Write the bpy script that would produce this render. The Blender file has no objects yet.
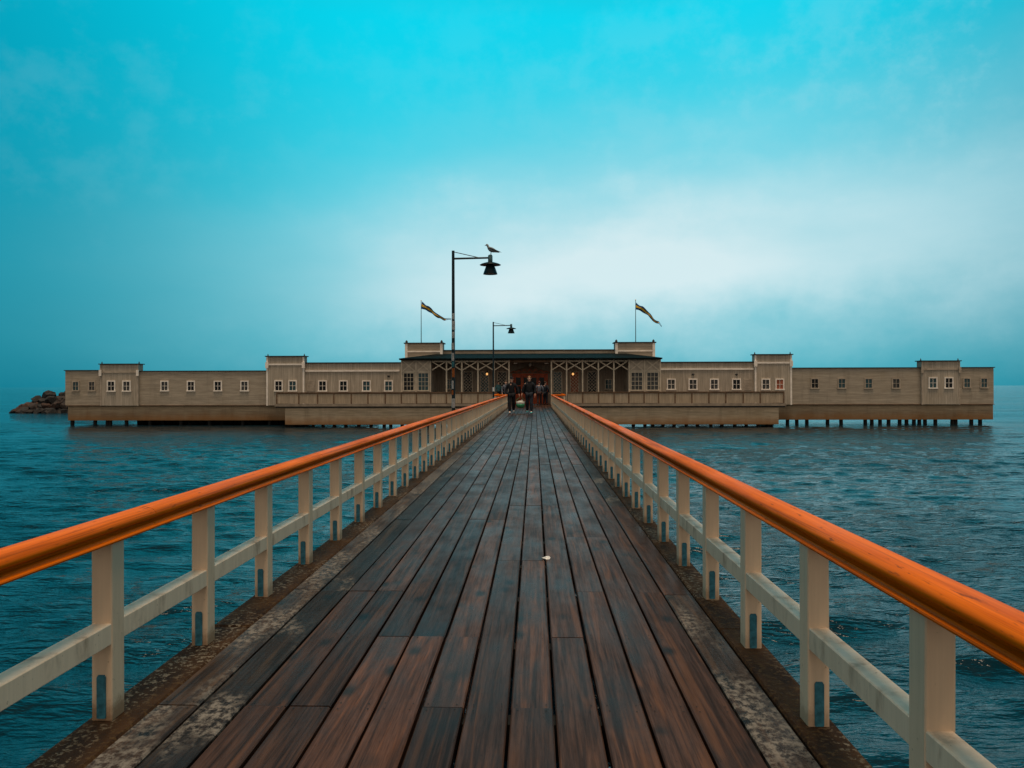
import bpy, bmesh, math, random
import numpy as np
from mathutils import Vector, Matrix, noise as mnoise

random.seed(7)
R = math.radians
S = bpy.context.scene
COL = S.collection

# ------------------------------------------------------------------ camera
F = 800.0                      # focal length in pixels of a 1024 wide frame
VX, HY, HS = 534.5, 386.2, -0.0022
YAW = math.atan((VX - 512) / F)
H = 1.35
cam_d = bpy.data.cameras.new('camera')
cam = bpy.data.objects.new('camera', cam_d)
COL.objects.link(cam)
cam_d.sensor_width = 36.0
cam_d.lens = F / 1024 * 36.0
cam_d.clip_start = 0.05
cam_d.clip_end = 20000
cam.matrix_world = (Matrix.Translation((0, 0, H)) @ Matrix.Rotation(YAW, 4, 'Z')
                    @ Matrix.Rotation(R(90) + math.atan((HY - 384) / F), 4, 'X') @ Matrix.Rotation(math.atan(HS), 4, 'Z'))
S.camera = cam
S.view_settings.view_transform = 'Standard'
S.view_settings.look = 'None'
S.view_settings.exposure = 0.0
S.view_settings.gamma = 1.0
S.view_settings.use_curve_mapping = False


def P(x, y, D):
    """real-world X and Z of a point seen at x, y that stands on the plane Y = D"""
    X = D * math.tan(math.atan((x - 512) / F) - YAW)
    depth = D * math.cos(YAW) - X * math.sin(YAW)
    return X, H + (HY + HS * (x - 512) - y) * depth / F


# ------------------------------------------------------------------ world and sun
SUN_EL, SUN_AZ = R(80), R(165)
world = bpy.data.worlds.new('World')
S.world = world
world.use_nodes = True


class NT:
    def __init__(self, tree):
        self.t = tree
        tree.nodes.clear()

    def n(self, typ, **kw):
        nd = self.t.nodes.new(typ)
        for k, v in kw.items():
            if k.startswith('i_'):
                key = k[2:]
                nd.inputs[int(key) if key.isdigit() else key.replace('_', ' ')].default_value = v
            else:
                setattr(nd, k, v)
        return nd

    def l(self, a, b):
        self.t.links.new(a, b)

    def val(self, sock, v):
        if isinstance(v, (int, float)):
            sock.default_value = v
        elif isinstance(v, tuple):
            sock.default_value = v if len(v) == len(sock.default_value) else (*v, 1)
        else:
            self.l(v, sock)

    def math(self, op, a, b=0.0, c=None, clamp=False):
        nd = self.n('ShaderNodeMath', operation=op, use_clamp=clamp)
        self.val(nd.inputs[0], a)
        self.val(nd.inputs[1], b)
        if c is not None:
            self.val(nd.inputs[2], c)
        return nd.outputs[0]

    def mix(self, f, a, b, blend='MIX'):
        nd = self.n('ShaderNodeMix', data_type='RGBA', blend_type=blend)
        self.val(nd.inputs['Factor'], f)
        self.val(nd.inputs[6], a)
        self.val(nd.inputs[7], b)
        return nd.outputs[2]

    def ramp(self, f, stops, interp='LINEAR'):
        nd = self.n('ShaderNodeValToRGB')
        nd.color_ramp.interpolation = interp
        e = nd.color_ramp.elements
        while len(e) < len(stops):
            e.new(0.5)
        for el, (p, c) in zip(e, stops):
            el.position = p
            el.color = (c, c, c, 1) if isinstance(c, (int, float)) else (*c, 1)
        self.val(nd.inputs[0], f)
        return nd.outputs[0]

    def rng(self, v, a, b, c=0.0, d=1.0):
        nd = self.n('ShaderNodeMapRange', interpolation_type='SMOOTHSTEP')
        self.val(nd.inputs[0], v)
        for i, q in enumerate((a, b, c, d)):
            nd.inputs[i + 1].default_value = q
        return nd.outputs[0]

    def noise(self, vec, scale, detail=4, rough=0.55, dist=0.0, out=0):
        nd = self.n('ShaderNodeTexNoise')
        nd.inputs['Scale'].default_value = scale
        nd.inputs['Detail'].default_value = detail
        nd.inputs['Roughness'].default_value = rough
        nd.inputs['Distortion'].default_value = dist
        if vec is not None:
            self.l(vec, nd.inputs['Vector'])
        return nd.outputs[out]

    def mapping(self, vec, scale=(1, 1, 1), loc=(0, 0, 0)):
        nd = self.n('ShaderNodeMapping')
        nd.inputs['Scale'].default_value = scale
        self.val(nd.inputs['Location'], loc)
        self.l(vec, nd.inputs['Vector'])
        return nd.outputs[0]


w = NT(world.node_tree)
tc = w.n('ShaderNodeTexCoord').outputs['Generated']
sep = w.n('ShaderNodeSeparateXYZ')
w.l(tc, sep.inputs[0])
sx, sy, sz = sep.outputs
# soft wobble so that no band of the sky is a straight line
wob = w.noise(w.mapping(tc, (2.2, 2.2, 5.0)), 1.6, 5, 0.55)
wob2 = w.noise(w.mapping(tc, (2.0, 2.0, 6.0), (4, 1, 2)), 2.0, 4, 0.5)
z1 = w.math('ADD', sz, w.math('MULTIPLY', w.math('SUBTRACT', wob, 0.5), 0.07))
base = w.ramp(z1, [(0.0, (0.02, 0.37, 0.48)), (0.05, (0.06, 0.47, 0.58)), (0.13, (0.05, 0.54, 0.66)), (0.22, (0.0, 0.59, 0.74)),
                   (0.42, (0.0, 0.68, 0.87)), (0.58, (0.04, 0.32, 0.41)), (0.8, (0.14, 0.17, 0.17)), (1.0, (0.16, 0.17, 0.165))])
# the sky darkens towards both sides of the bright bank
side = w.rng(w.math('ABSOLUTE', w.math('SUBTRACT', sx, 0.04)), 0.18, 0.68)
base = w.mix(side, base, w.mix(1.0, base, (0.10, 0.52, 0.58), 'MULTIPLY'))
# the pale cloud bank ahead, spreading up to the right, with ragged mottled edges
rag = w.noise(w.mapping(tc, (1.0, 1.0, 1.5), (7, 3, 1)), 9.0, 7, 0.62)
rag2 = w.noise(w.mapping(tc, (1.0, 1.0, 0.8), (2, 8, 5)), 26.0, 5, 0.6)
edge = w.math('ADD', w.math('MULTIPLY', w.math('SUBTRACT', rag, 0.5), 0.07), w.math('MULTIPLY', w.math('SUBTRACT', rag2, 0.5), 0.03))
zc = w.math('ADD', z1, edge)
dx = w.math('MULTIPLY', w.math('SUBTRACT', sx, 0.09), 1.95)
dx = w.math('MULTIPLY', dx, w.rng(sx, -0.35, 0.05, 1.55, 1.0))
dz = w.math('MULTIPLY', w.math('SUBTRACT', zc, w.math('MULTIPLY_ADD', sx, 0.06, 0.138)), 8.2)
# the bank ends more sharply towards the horizon than upwards
dz = w.math('MULTIPLY', dz, w.rng(dz, -0.6, 0.1, 1.35, 1.0))
g = w.math('EXPONENT', w.math('MULTIPLY', w.math('ADD', w.math('MULTIPLY', dx, dx), w.math('MULTIPLY', dz, dz)), -1.0))
g = w.math('MULTIPLY', g, w.rng(wob2, 0.10, 0.75, 0.72, 1.12), clamp=True)
g = w.math('MULTIPLY', g, w.rng(sy, 0.0, 0.5))
ahead = w.mix(g, base, (0.68, 0.85, 0.885))
# thin mottled veil, more of it to the right
veil = w.math('MULTIPLY', w.rng(w.math('ADD', w.math('MULTIPLY', rag, 0.7), w.math('MULTIPLY', rag2, 0.3)), 0.46, 0.64), w.rng(sx, -0.25, 0.55, 0.05, 0.26))
ahead = w.mix(w.math('MULTIPLY', veil, w.math('MULTIPLY', w.rng(sz, 0.5, 0.3), w.rng(sz, 0.10, 0.22))), ahead, (0.55, 0.78, 0.84))
# behind and above the photographer the overcast is a neutral grey
back = w.rng(w.math('MULTIPLY', sy, -1.0), 0.05, 0.6)
over = w.mix(w.rng(sz, 0.45, 0.9), w.mix(wob, (0.47, 0.41, 0.345), (0.70, 0.60, 0.49)), (0.16, 0.16, 0.15))
skyc = w.mix(back, ahead, over)
nish = w.n('ShaderNodeTexSky', sky_type='NISHITA')
nish.sun_disc = False
nish.sun_elevation = SUN_EL
nish.sun_rotation = SUN_AZ
skyc = w.mix(1.0, skyc, (10, 10, 10), 'MULTIPLY')
skyc = w.mix(0.03, skyc, w.mix(1.0, nish.outputs[0], (0.25, 0.9, 1.0), 'MULTIPLY'))
bg = w.n('ShaderNodeBackground', i_Strength=0.1)
w.l(skyc, bg.inputs['Color'])
wo = w.n('ShaderNodeOutputWorld')
w.l(bg.outputs[0], wo.inputs[0])

sun_d = bpy.data.lights.new('sun', 'SUN')
sun_d.energy = 3.1
sun_d.angle = R(25)
sun_d.color = (1.0, 0.76, 0.54)
sun = bpy.data.objects.new('sun', sun_d)
COL.objects.link(sun)
sun.rotation_euler = Vector((math.sin(SUN_AZ) * math.cos(SUN_EL), math.cos(SUN_AZ) * math.cos(SUN_EL), math.sin(SUN_EL))).to_track_quat('Z', 'Y').to_euler()


# ------------------------------------------------------------------ materials
def new_mat(name):
    m = bpy.data.materials.new(name)
    m.use_nodes = True
    t = NT(m.node_tree)
    b = t.n('ShaderNodeBsdfPrincipled')
    o = t.n('ShaderNodeOutputMaterial')
    t.l(b.outputs[0], o.inputs[0])
    return m, t, b


def bump(t, b, h, strength=0.3, dist=0.01):
    nd = t.n('ShaderNodeBump')
    nd.inputs['Strength'].default_value = strength
    nd.inputs['Distance'].default_value = dist
    t.l(h, nd.inputs['Height'])
    t.l(nd.outputs[0], b.inputs['Normal'])


def plain(name, c, rough=0.6, metal=0.0, vary=0.25, scale=6.0, spec=0.2):
    m, t, b = new_mat(name)
    oc = t.n('ShaderNodeTexCoord').outputs['Object']
    n = t.noise(oc, scale, 5)
    dark = tuple(v * (1 - vary) for v in c)
    lite = tuple(min(1, v * (1 + vary)) for v in c)
    t.l(t.mix(t.rng(n, 0.3, 0.7), dark, lite), b.inputs['Base Color'])
    b.inputs['Roughness'].default_value = rough
    b.inputs['Metallic'].default_value = metal
    b.inputs['Specular IOR Level'].default_value = spec
    return m


def glow(name, c, s):
    m, t, b = new_mat(name)
    b.inputs['Base Color'].default_value = (*c, 1)
    b.inputs['Emission Color'].default_value = (*c, 1)
    b.inputs['Emission Strength'].default_value = s
    return m


def deck_mat(name, tone, kind='wet'):
    m, t, b = new_mat(name)
    oc = t.n('ShaderNodeTexCoord').outputs['Object']
    rnd = t.n('ShaderNodeNewGeometry').outputs['Random Per Island']
    cmb = t.n('ShaderNodeCombineXYZ')
    t.l(t.math('MULTIPLY', rnd, 37.0), cmb.inputs[0])
    t.l(t.math('MULTIPLY', rnd, 91.0), cmb.inputs[1])
    off = cmb.outputs[0]
    v = t.mapping(oc, (1, 1, 1), off)
    grain = t.noise(t.mapping(v, (38, 1.1, 20)), 1.0, 6, 0.65, 0.6)
    rings = t.noise(t.mapping(v, (14, 0.55, 8)), 1.0, 3, 0.5, 1.8)
    blot = t.noise(t.mapping(v, (3.0, 1.2, 1)), 1.0, 5, 0.6)
    knot = t.n('ShaderNodeTexVoronoi', feature='F1')
    knot.inputs['Scale'].default_value = 1.0
    t.l(t.mapping(v, (5.2, 2.6, 1)), knot.inputs['Vector'])
    kn = t.rng(knot.outputs['Distance'], 0.06, 0.30, 1.0, 0.0)
    kn = t.math('MULTIPLY', kn, t.rng(t.noise(v, 2.3, 2), 0.36, 0.50))
    c1 = tuple(q * 0.35 for q in tone)
    c2 = tuple(q * 1.5 for q in tone)
    col = t.mix(t.rng(grain, 0.28, 0.72), c1, c2)
    warm = (tone[0] * 3.0, tone[1] * 2.4, tone[2] * 1.5)
    fine = t.noise(t.mapping(v, (150, 7, 60)), 1.0, 4, 0.7)
    pores = t.noise(t.mapping(v, (70, 14, 30)), 1.0, 5, 0.75)
    col = t.mix(t.math('MULTIPLY', t.rng(fine, 0.40, 0.70), 0.45), col, tuple(q * 0.30 for q in tone))
    col = t.mix(t.math('MULTIPLY', t.rng(pores, 0.60, 0.72), 0.6), col, (0.008, 0.008, 0.009))
    col = t.mix(t.math('MULTIPLY', t.rng(rings, 0.50, 0.72), 0.42), col, warm)
    col = t.mix(t.math('MULTIPLY', t.rng(blot, 0.50, 0.68), 0.60), col, (tone[0] * 0.40, tone[1] * 0.55, tone[2] * 0.70))
    col = t.mix(t.math('MULTIPLY', kn, 0.85), col, (0.009, 0.012, 0.014))
    tint = t.ramp(rnd, [(0, (0.48, 0.50, 0.54)), (0.3, (1.05, 0.99, 0.95)), (0.6, (0.72, 0.72, 0.74)), (0.8, (1.1, 1.02, 0.97)), (1, (1.55, 1.26, 1.05))])
    col = t.mix(1.0, col, tint, 'MULTIPLY')
    rough = t.math('ADD', t.rng(blot, 0.3, 0.7, 0.40, 0.20), t.math('MULTIPLY', fine, 0.12))
    if kind != 'wet':
        sp = t.noise(t.mapping(v, (1, 0.8, 1)), 26.0, 6, 0.75)
        big = t.noise(t.mapping(v, (1.6, 0.6, 1)), 1.6, 4, 0.6)
        lim = {'lichen': (0.40, 0.60), 'streak': (0.55, 0.68)}[kind]
        msk = t.math('MULTIPLY', t.rng(sp, 0.43, 0.60), t.rng(big, *lim))
        lich = t.mix(t.noise(v, 9.0, 3), (0.13, 0.12, 0.105), (0.25, 0.23, 0.20))
        col = t.mix(t.math('MULTIPLY', msk, 0.85), col, lich)
        rough = t.math('ADD', rough, t.math('MULTIPLY', msk, 0.35))
        bh = t.math('ADD', grain, t.math('MULTIPLY', sp, 1.5))
        bump(t, b, bh, 0.5, 0.006)
    else:
        bump(t, b, t.math('ADD', t.math('ADD', t.math('MULTIPLY', grain, 0.7), t.math('MULTIPLY', fine, 0.35)), t.math('MULTIPLY', blot, 0.9)), 0.45, 0.005)
    t.l(col, b.inputs['Base Color'])
    t.l(rough, b.inputs['Roughness'])
    b.inputs['Specular IOR Level'].default_value = 0.036
    return m


def siding(name, c, step=0.16, vertical=False, stain=0.0, z0=0.0, z1=1.0):
    """painted boards; real laps come from the bump, stains are weathering"""
    m, t, b = new_mat(name)
    oc = t.n('ShaderNodeTexCoord').outputs['Object']
    sp = t.n('ShaderNodeSeparateXYZ')
    t.l(oc, sp.inputs[0])
    ax = sp.outputs[0] if vertical else sp.outputs[2]
    u = t.math('DIVIDE', ax, step)
    fr = t.math('FRACT', u)
    idx = t.math('FLOOR', u)
    wn = t.n('ShaderNodeTexWhiteNoise', noise_dimensions='1D')
    t.l(idx, wn.inputs['W'])
    gap = t.rng(fr, 0.0, 0.13, 1.0, 0.0)
    v = t.mapping(oc, (1, 1, 9) if vertical is False else (9, 1, 1))
    n = t.noise(v, 0.9, 5, 0.6)
    big = t.noise(oc, 0.35, 4, 0.6)
    col = t.mix(t.rng(n, 0.3, 0.7), tuple(q * 0.80 for q in c), tuple(q * 1.15 for q in c))
    col = t.mix(t.math('MULTIPLY', wn.outputs[0], 0.30), col, tuple(q * 0.62 for q in c))
    drp = t.noise(t.mapping(oc, (1.6, 1, 0.16), (4, 4, 4)), 1.0, 6, 0.7)
    col = t.mix(t.math('MULTIPLY', t.rng(drp, 0.50, 0.70), 0.40), col, tuple(q * 0.42 for q in c))
    col = t.mix(t.math('MULTIPLY', t.rng(big, 0.45, 0.75), 0.35), col, (c[0] * 0.75, c[1] * 0.68, c[2] * 0.55))
    if stain:
        drip = t.noise(t.mapping(oc, (1.2, 1, 0.25)), 1.0, 5, 0.65)
        hgt = t.rng(t.math('ADD', sp.outputs[2], t.math('MULTIPLY', t.math('SUBTRACT', drip, 0.5), (z1 - z0) * 0.9)), z0, z1, 1.0, 0.0)
        col = t.mix(t.math('MULTIPLY', hgt, stain), col, (0.24, 0.105, 0.03))
        low = t.rng(sp.outputs[2], z0 - 0.10, z0 + 0.12, 1.0, 0.0)
        col = t.mix(t.math('MULTIPLY', low, 0.6), col, (0.03, 0.025, 0.015))
    col = t.mix(t.math('MULTIPLY', gap, 0.55), col, tuple(q * 0.25 for q in c))
    t.l(col, b.inputs['Base Color'])
    b.inputs['Roughness'].default_value = 0.7
    b.inputs['Specular IOR Level'].default_value = 0.2
    bump(t, b, t.math('ADD', fr, t.math('MULTIPLY', n, 0.2)), 0.5, 0.02)
    return m


def paint(name, c, dirt, rough=0.45, amount=0.5, spec=0.22, foot=False):
    m, t, b = new_mat(name)
    oc = t.n('ShaderNodeTexCoord').outputs['Object']
    n1 = t.noise(t.mapping(oc, (1, 1, 0.35)), 7.0, 6, 0.65)
    n2 = t.noise(oc, 55.0, 4, 0.6)
    n3 = t.noise(t.mapping(oc, (40, 40, 1.5)), 1.0, 4, 0.6)
    col = t.mix(t.rng(n3, 0.3, 0.7), tuple(q * 0.93 for q in c), tuple(q * 1.04 for q in c))
    col = t.mix(t.math('MULTIPLY', t.rng(n1, 0.50, 0.78), amount), col, dirt)
    col = t.mix(t.math('MULTIPLY', t.rng(n2, 0.66, 0.74), amount * 0.8), col, tuple(q * 0.5 for q in dirt))
    if foot:        # splash dirt and rust around the foot of a post
        sp = t.n('ShaderNodeSeparateXYZ')
        t.l(oc, sp.inputs[0])
        rz_ = t.n('ShaderNodeObjectInfo').outputs['Random']
        sh = t.mapping(oc, (1, 1, 1), (3, 5, 2))
        low = t.math('ADD', sp.outputs[2], t.math('MULTIPLY', t.math('SUBTRACT', t.noise(sh, 18.0, 5, 0.7), 0.5), 0.22))
        col = t.mix(t.math('MULTIPLY', t.rng(low, 0.0, 0.10, 1.0, 0.0), t.math('MULTIPLY_ADD', rz_, 0.5, 0.3)), col, (0.20, 0.10, 0.045))
        col = t.mix(t.math('MULTIPLY', rz_, 0.16), col, dirt)
    t.l(col, b.inputs['Base Color'])
    t.l(t.rng(n1, 0.3, 0.8, rough, rough + 0.25), b.inputs['Roughness'])
    b.inputs['Specular IOR Level'].default_value = spec
    bump(t, b, t.math('ADD', n3, t.math('MULTIPLY', n2, 0.4)), 0.22, 0.003)
    return m


def beam_mat():
    m, t, b = new_mat('mossy_beam')
    oc = t.n('ShaderNodeTexCoord').outputs['Object']
    a = t.noise(t.mapping(oc, (4, 1.5, 4)), 1.5, 6, 0.7)
    f = t.noise(oc, 38.0, 5, 0.7)
    p = t.noise(t.mapping(oc, (2.0, 0.7, 2)), 1.2, 4, 0.6)
    col = t.mix(t.rng(a, 0.3, 0.7), (0.018, 0.010, 0.006), (0.060, 0.030, 0.012))
    col = t.mix(t.math('MULTIPLY', t.rng(f, 0.5, 0.64), 0.75), col, (0.085, 0.050, 0.020))
    col = t.mix(t.math('MULTIPLY', t.math('MULTIPLY', t.rng(f, 0.53, 0.60), t.rng(p, 0.46, 0.60)), 0.9), col, (0.20, 0.17, 0.125))
    t.l(col, b.inputs['Base Color'])
    b.inputs['Roughness'].default_value = 0.85
    b.inputs['Specular IOR Level'].default_value = 0.1
    bump(t, b, t.math('ADD', a, t.math('MULTIPLY', f, 1.2)), 0.8, 0.012)
    return m


M = {}
M['plank'] = deck_mat('wet_plank', (0.055, 0.0315, 0.0235))
M['plank_lichen'] = deck_mat('lichen_plank', (0.050, 0.036, 0.029), 'lichen')
M['plank_streak'] = deck_mat('streaked_plank', (0.026, 0.021, 0.019), 'streak')
M['beam'] = beam_mat()
M['cream'] = paint('cream_paint', (0.76, 0.575, 0.40), (0.26, 0.165, 0.09), 0.45, 0.50, 0.2, True)
M['cream_worn'] = paint('worn_cream_paint', (0.78, 0.60, 0.43), (0.20, 0.11, 0.06), 0.40, 0.8, 0.2)
M['strap'] = plain('blue_grey_zinc', (0.035, 0.15, 0.20), 0.45, 0.0, 0.4, 30)
M['wall'] = siding('beige_boards', (0.41, 0.345, 0.265), 0.17)
M['wall_v'] = siding('beige_upright_boards', (0.42, 0.36, 0.285), 0.17, True)
M['tower'] = siding('tower_boards', (0.42, 0.36, 0.285), 0.17, True)
M['skirt'] = siding('skirt_boards', (0.40, 0.30, 0.195), 0.19, False, 0.85, -1.25, -0.35)
M['skirt_t'] = siding('terrace_skirt_boards', (0.52, 0.40, 0.27), 0.19, False, 0.8, -1.45, -0.70)
M['trim'] = plain('off_white_trim', (0.78, 0.71, 0.63), 0.5, 0, 0.12, 3)
M['grey_trim'] = plain('grey_beige_trim', (0.36, 0.30, 0.235), 0.6, 0, 0.2, 3)
M['column'] = plain('column_paint', (0.52, 0.435, 0.33), 0.5, 0, 0.15, 3)
M['roof_edge'] = plain('dark_edge', (0.035, 0.035, 0.035), 0.6, 0, 0.2, 2)
M['roof'] = plain('dark_green_roof_metal', (0.004, 0.007, 0.007), 0.7, 0.0, 0.3, 1.5, 0.03)
M['glass'] = plain('dark_glass', (0.006, 0.009, 0.011), 0.08, 0, 0.2, 1, 0.12)
M['glass_teal'] = plain('tinted_glass', (0.015, 0.05, 0.06), 0.06, 0, 0.2, 1, 0.25)
M['glass_grey'] = plain('net_curtained_glass', (0.045, 0.047, 0.046), 0.12, 0, 0.6, 4, 0.2)
M['curtain'] = plain('red_curtain_and_lit_pane', (0.30, 0.09, 0.05), 0.6, 0, 0.3, 6)  # tower curtain; on the porch it stands in for a lit window
M['fence_board'] = siding('fence_boards', (0.42, 0.33, 0.235), 0.12, True)
M['fence_brown'] = plain('brown_fence_wood', (0.14, 0.085, 0.05), 0.6, 0, 0.3, 4)
M['sill'] = plain('sill_board', (0.26, 0.21, 0.16), 0.6, 0, 0.2, 2)
M['porch_wall'] = siding('porch_boards', (0.30, 0.24, 0.185), 0.17, True)
M['door'] = plain('red_brown_door', (0.36, 0.06, 0.016), 0.4, 0, 0.3, 4)
M['pile'] = plain('tarred_pile', (0.012, 0.012, 0.011), 0.7, 0, 0.3, 3)
M['lamp_metal'] = plain('black_lamp_metal', (0.010, 0.020, 0.024), 0.4, 0.3, 0.3, 8)
M['lamp_grey'] = plain('grey_lamp_metal', (0.09, 0.16, 0.17), 0.4, 0.4, 0.2, 8)
M['sticker_w'] = plain('white_sticker', (0.5, 0.52, 0.52), 0.5, 0, 0.3, 30)
M['sticker_o'] = plain('orange_sticker', (0.38, 0.12, 0.03), 0.5, 0, 0.3, 30)
M['sticker_t'] = plain('teal_sticker', (0.05, 0.22, 0.26), 0.5, 0, 0.3, 30)
M['lit'] = glow('lit_lantern', (1.0, 0.50, 0.16), 1.0)
M['flag_blue'] = plain('flag_blue', (0.02, 0.075, 0.19), 0.8, 0, 0.2, 3)
M['flag_yellow'] = plain('flag_yellow', (0.80, 0.48, 0.04), 0.8, 0, 0.15, 3)
M['skin'] = plain('skin', (0.62, 0.36, 0.26), 0.5, 0, 0.08, 10)
M['black_cloth'] = plain('black_cloth', (0.010, 0.011, 0.014), 0.85, 0, 0.4, 12)
M['dark_cloth'] = plain('dark_cloth', (0.014, 0.018, 0.026), 0.85, 0, 0.4, 12)
M['grey_cloth'] = plain('grey_blue_cloth', (0.09, 0.10, 0.125), 0.85, 0, 0.3, 12)
M['brown_cloth'] = plain('brown_cloth', (0.035, 0.02, 0.02), 0.85, 0, 0.3, 12)
M['teal_cloth'] = plain('teal_cloth', (0.08, 0.20, 0.22), 0.85, 0, 0.3, 12)
M['white_shoe'] = plain('white_shoe', (0.40, 0.40, 0.38), 0.6, 0, 0.2, 20)
M['teal_shoe'] = plain('turquoise_shoe', (0.06, 0.42, 0.44), 0.6, 0, 0.2, 20)
M['blond'] = plain('blond_hair', (0.22, 0.11, 0.045), 0.6, 0, 0.3, 25)
M['brown_hair'] = plain('brown_hair', (0.04, 0.022, 0.014), 0.6, 0, 0.3, 25)
M['red_hair'] = plain('auburn_hair', (0.10, 0.025, 0.02), 0.6, 0, 0.3, 25)
M['bag_green'] = plain('green_bag', (0.035, 0.22, 0.11), 0.6, 0, 0.35, 9)
M['bag_white'] = plain('white_bag', (0.45, 0.46, 0.42), 0.6, 0, 0.2, 9)
M['eye'] = plain('dark_eye', (0.01, 0.008, 0.008), 0.2, 0, 0.1, 5)
M['lips'] = plain('lips', (0.30, 0.11, 0.09), 0.5, 0, 0.1, 5)
M['gull_white'] = plain('gull_white', (0.20, 0.22, 0.23), 0.7, 0, 0.12, 20)
M['gull_grey'] = plain('gull_grey', (0.06, 0.08, 0.088), 0.7, 0, 0.2, 30)
M['gull_dark'] = plain('gull_dark', (0.03, 0.026, 0.024), 0.6, 0, 0.2, 30)
M['beak'] = plain('beak', (0.20, 0.05, 0.03), 0.5, 0, 0.2, 30)
M['paper'] = plain('white_scrap', (0.88, 0.88, 0.85), 0.7, 0, 0.15, 40)
M['lead'] = plain('wet_sheet_metal', (0.20, 0.23, 0.24), 0.35, 0.4, 0.2, 4)


def rail_mat():
    m, t, b = new_mat('orange_oiled_wood')
    oc = t.n('ShaderNodeTexCoord').outputs['Object']
    g = t.noise(t.mapping(oc, (26, 0.8, 26)), 1.0, 6, 0.6, 0.4)
    big = t.noise(t.mapping(oc, (3, 0.7, 3)), 1.0, 5, 0.6)
    spk = t.noise(t.mapping(oc, (60, 9, 60)), 1.0, 3, 0.6)
    col = t.mix(t.rng(g, 0.25, 0.75), (0.50, 0.088, 0.001), (0.76, 0.160, 0.002))
    col = t.mix(t.math('MULTIPLY', t.rng(big, 0.48, 0.72), 0.45), col, (0.33, 0.06, 0.001))
    strk = t.noise(t.mapping(oc, (45, 0.35, 45), (5, 2, 1)), 1.0, 5, 0.7, 0.3)
    col = t.mix(t.math('MULTIPLY', t.rng(strk, 0.48, 0.66), 0.75), col, (0.20, 0.040, 0.002))
    col = t.mix(t.math('MULTIPLY', t.rng(spk, 0.62, 0.74), 0.70), col, (0.09, 0.025, 0.006))
    chip = t.noise(t.mapping(oc, (9, 2.5, 9), (1, 6, 3)), 3.0, 6, 0.7)
    col = t.mix(t.math('MULTIPLY', t.rng(chip, 0.66, 0.72), 0.65), col, (0.06, 0.030, 0.014))
    t.l(col, b.inputs['Base Color'])
    t.l(t.rng(big, 0.3, 0.7, 0.40, 0.6), b.inputs['Roughness'])
    b.inputs['Specular IOR Level'].default_value = 0.04
    bump(t, b, t.math('ADD', g, t.math('MULTIPLY', spk, 0.3)), 0.2, 0.003)
    return m


M['rail'] = rail_mat()


def rock_mat(name, c):
    m, t, b = new_mat(name)
    oc = t.n('ShaderNodeTexCoord').outputs['Object']
    n = t.noise(oc, 1.6, 6, 0.65)
    n2 = t.noise(oc, 7.0, 5, 0.65)
    col = t.mix(t.rng(n, 0.3, 0.7), tuple(q * 0.5 for q in c), tuple(q * 1.25 for q in c))
    col = t.mix(t.math('MULTIPLY', t.rng(n2, 0.5, 0.7), 0.5), col, (0.02, 0.016, 0.013))
    t.l(col, b.inputs['Base Color'])
    b.inputs['Roughness'].default_value = 0.8
    bump(t, b, n2, 0.6, 0.1)
    return m


M['rock_dark'] = rock_mat('dark_wet_rock', (0.012, 0.010, 0.009))
M['rock_red'] = rock_mat('rust_red_rock', (0.055, 0.024, 0.013))
M['rock_brown'] = rock_mat('brown_rock', (0.026, 0.016, 0.012))


def water_mat():
    m, t, b = new_mat('sea_water')
    oc = t.n('ShaderNodeTexCoord').outputs['Object']
    a = t.noise(t.mapping(oc, (0.62, 1.8, 1)), 2.0, 3, 0.55, 0.15)
    f = t.noise(t.mapping(oc, (0.7, 1.9, 1)), 8.0, 3, 0.55, 0.2)
    big = t.noise(t.mapping(oc, (0.03, 0.09, 1)), 1.0, 4, 0.6)
    b.inputs['Base Color'].default_value = (0.001, 0.014, 0.022, 1)
    t.l(t.rng(big, 0.35, 0.65, 0.04, 0.11), b.inputs['Roughness'])
    b.inputs['IOR'].default_value = 1.33
    hgt = t.math('ADD', t.math('MULTIPLY', a, 1.0), t.math('MULTIPLY', f, 0.30))
    patch = t.noise(t.mapping(oc, (0.05, 0.12, 1), (3, 9, 0)), 1.0, 4, 0.6)
    hgt = t.math('MULTIPLY', hgt, t.rng(patch, 0.34, 0.66, 0.55, 1.25))
    bump(t, b, hgt, 1.0, 0.105)
    b.inputs['Specular IOR Level'].default_value = 0.55
    return m


M['water'] = water_mat()


# ------------------------------------------------------------------ mesh helpers
def box(bm, x0, x1, y0, y1, z0, z1, mi=0, bev=0.0):
    vs = [bm.verts.new((x, y, z)) for z in (z0, z1) for y in (y0, y1) for x in (x0, x1)]
    fs = []
    for q in ((0, 2, 3, 1), (4, 5, 7, 6), (0, 1, 5, 4), (2, 6, 7, 3), (0, 4, 6, 2), (1, 3, 7, 5)):
        f = bm.faces.new([vs[i] for i in q])
        f.material_index = mi
        fs.append(f)
    if bev:
        es = list({e for f in fs for e in f.edges})
        r = bmesh.ops.bevel(bm, geom=es, offset=bev, segments=1, affect='EDGES', profile=0.5)
        for f in r['faces']:
            f.material_index = mi
    return fs


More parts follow.
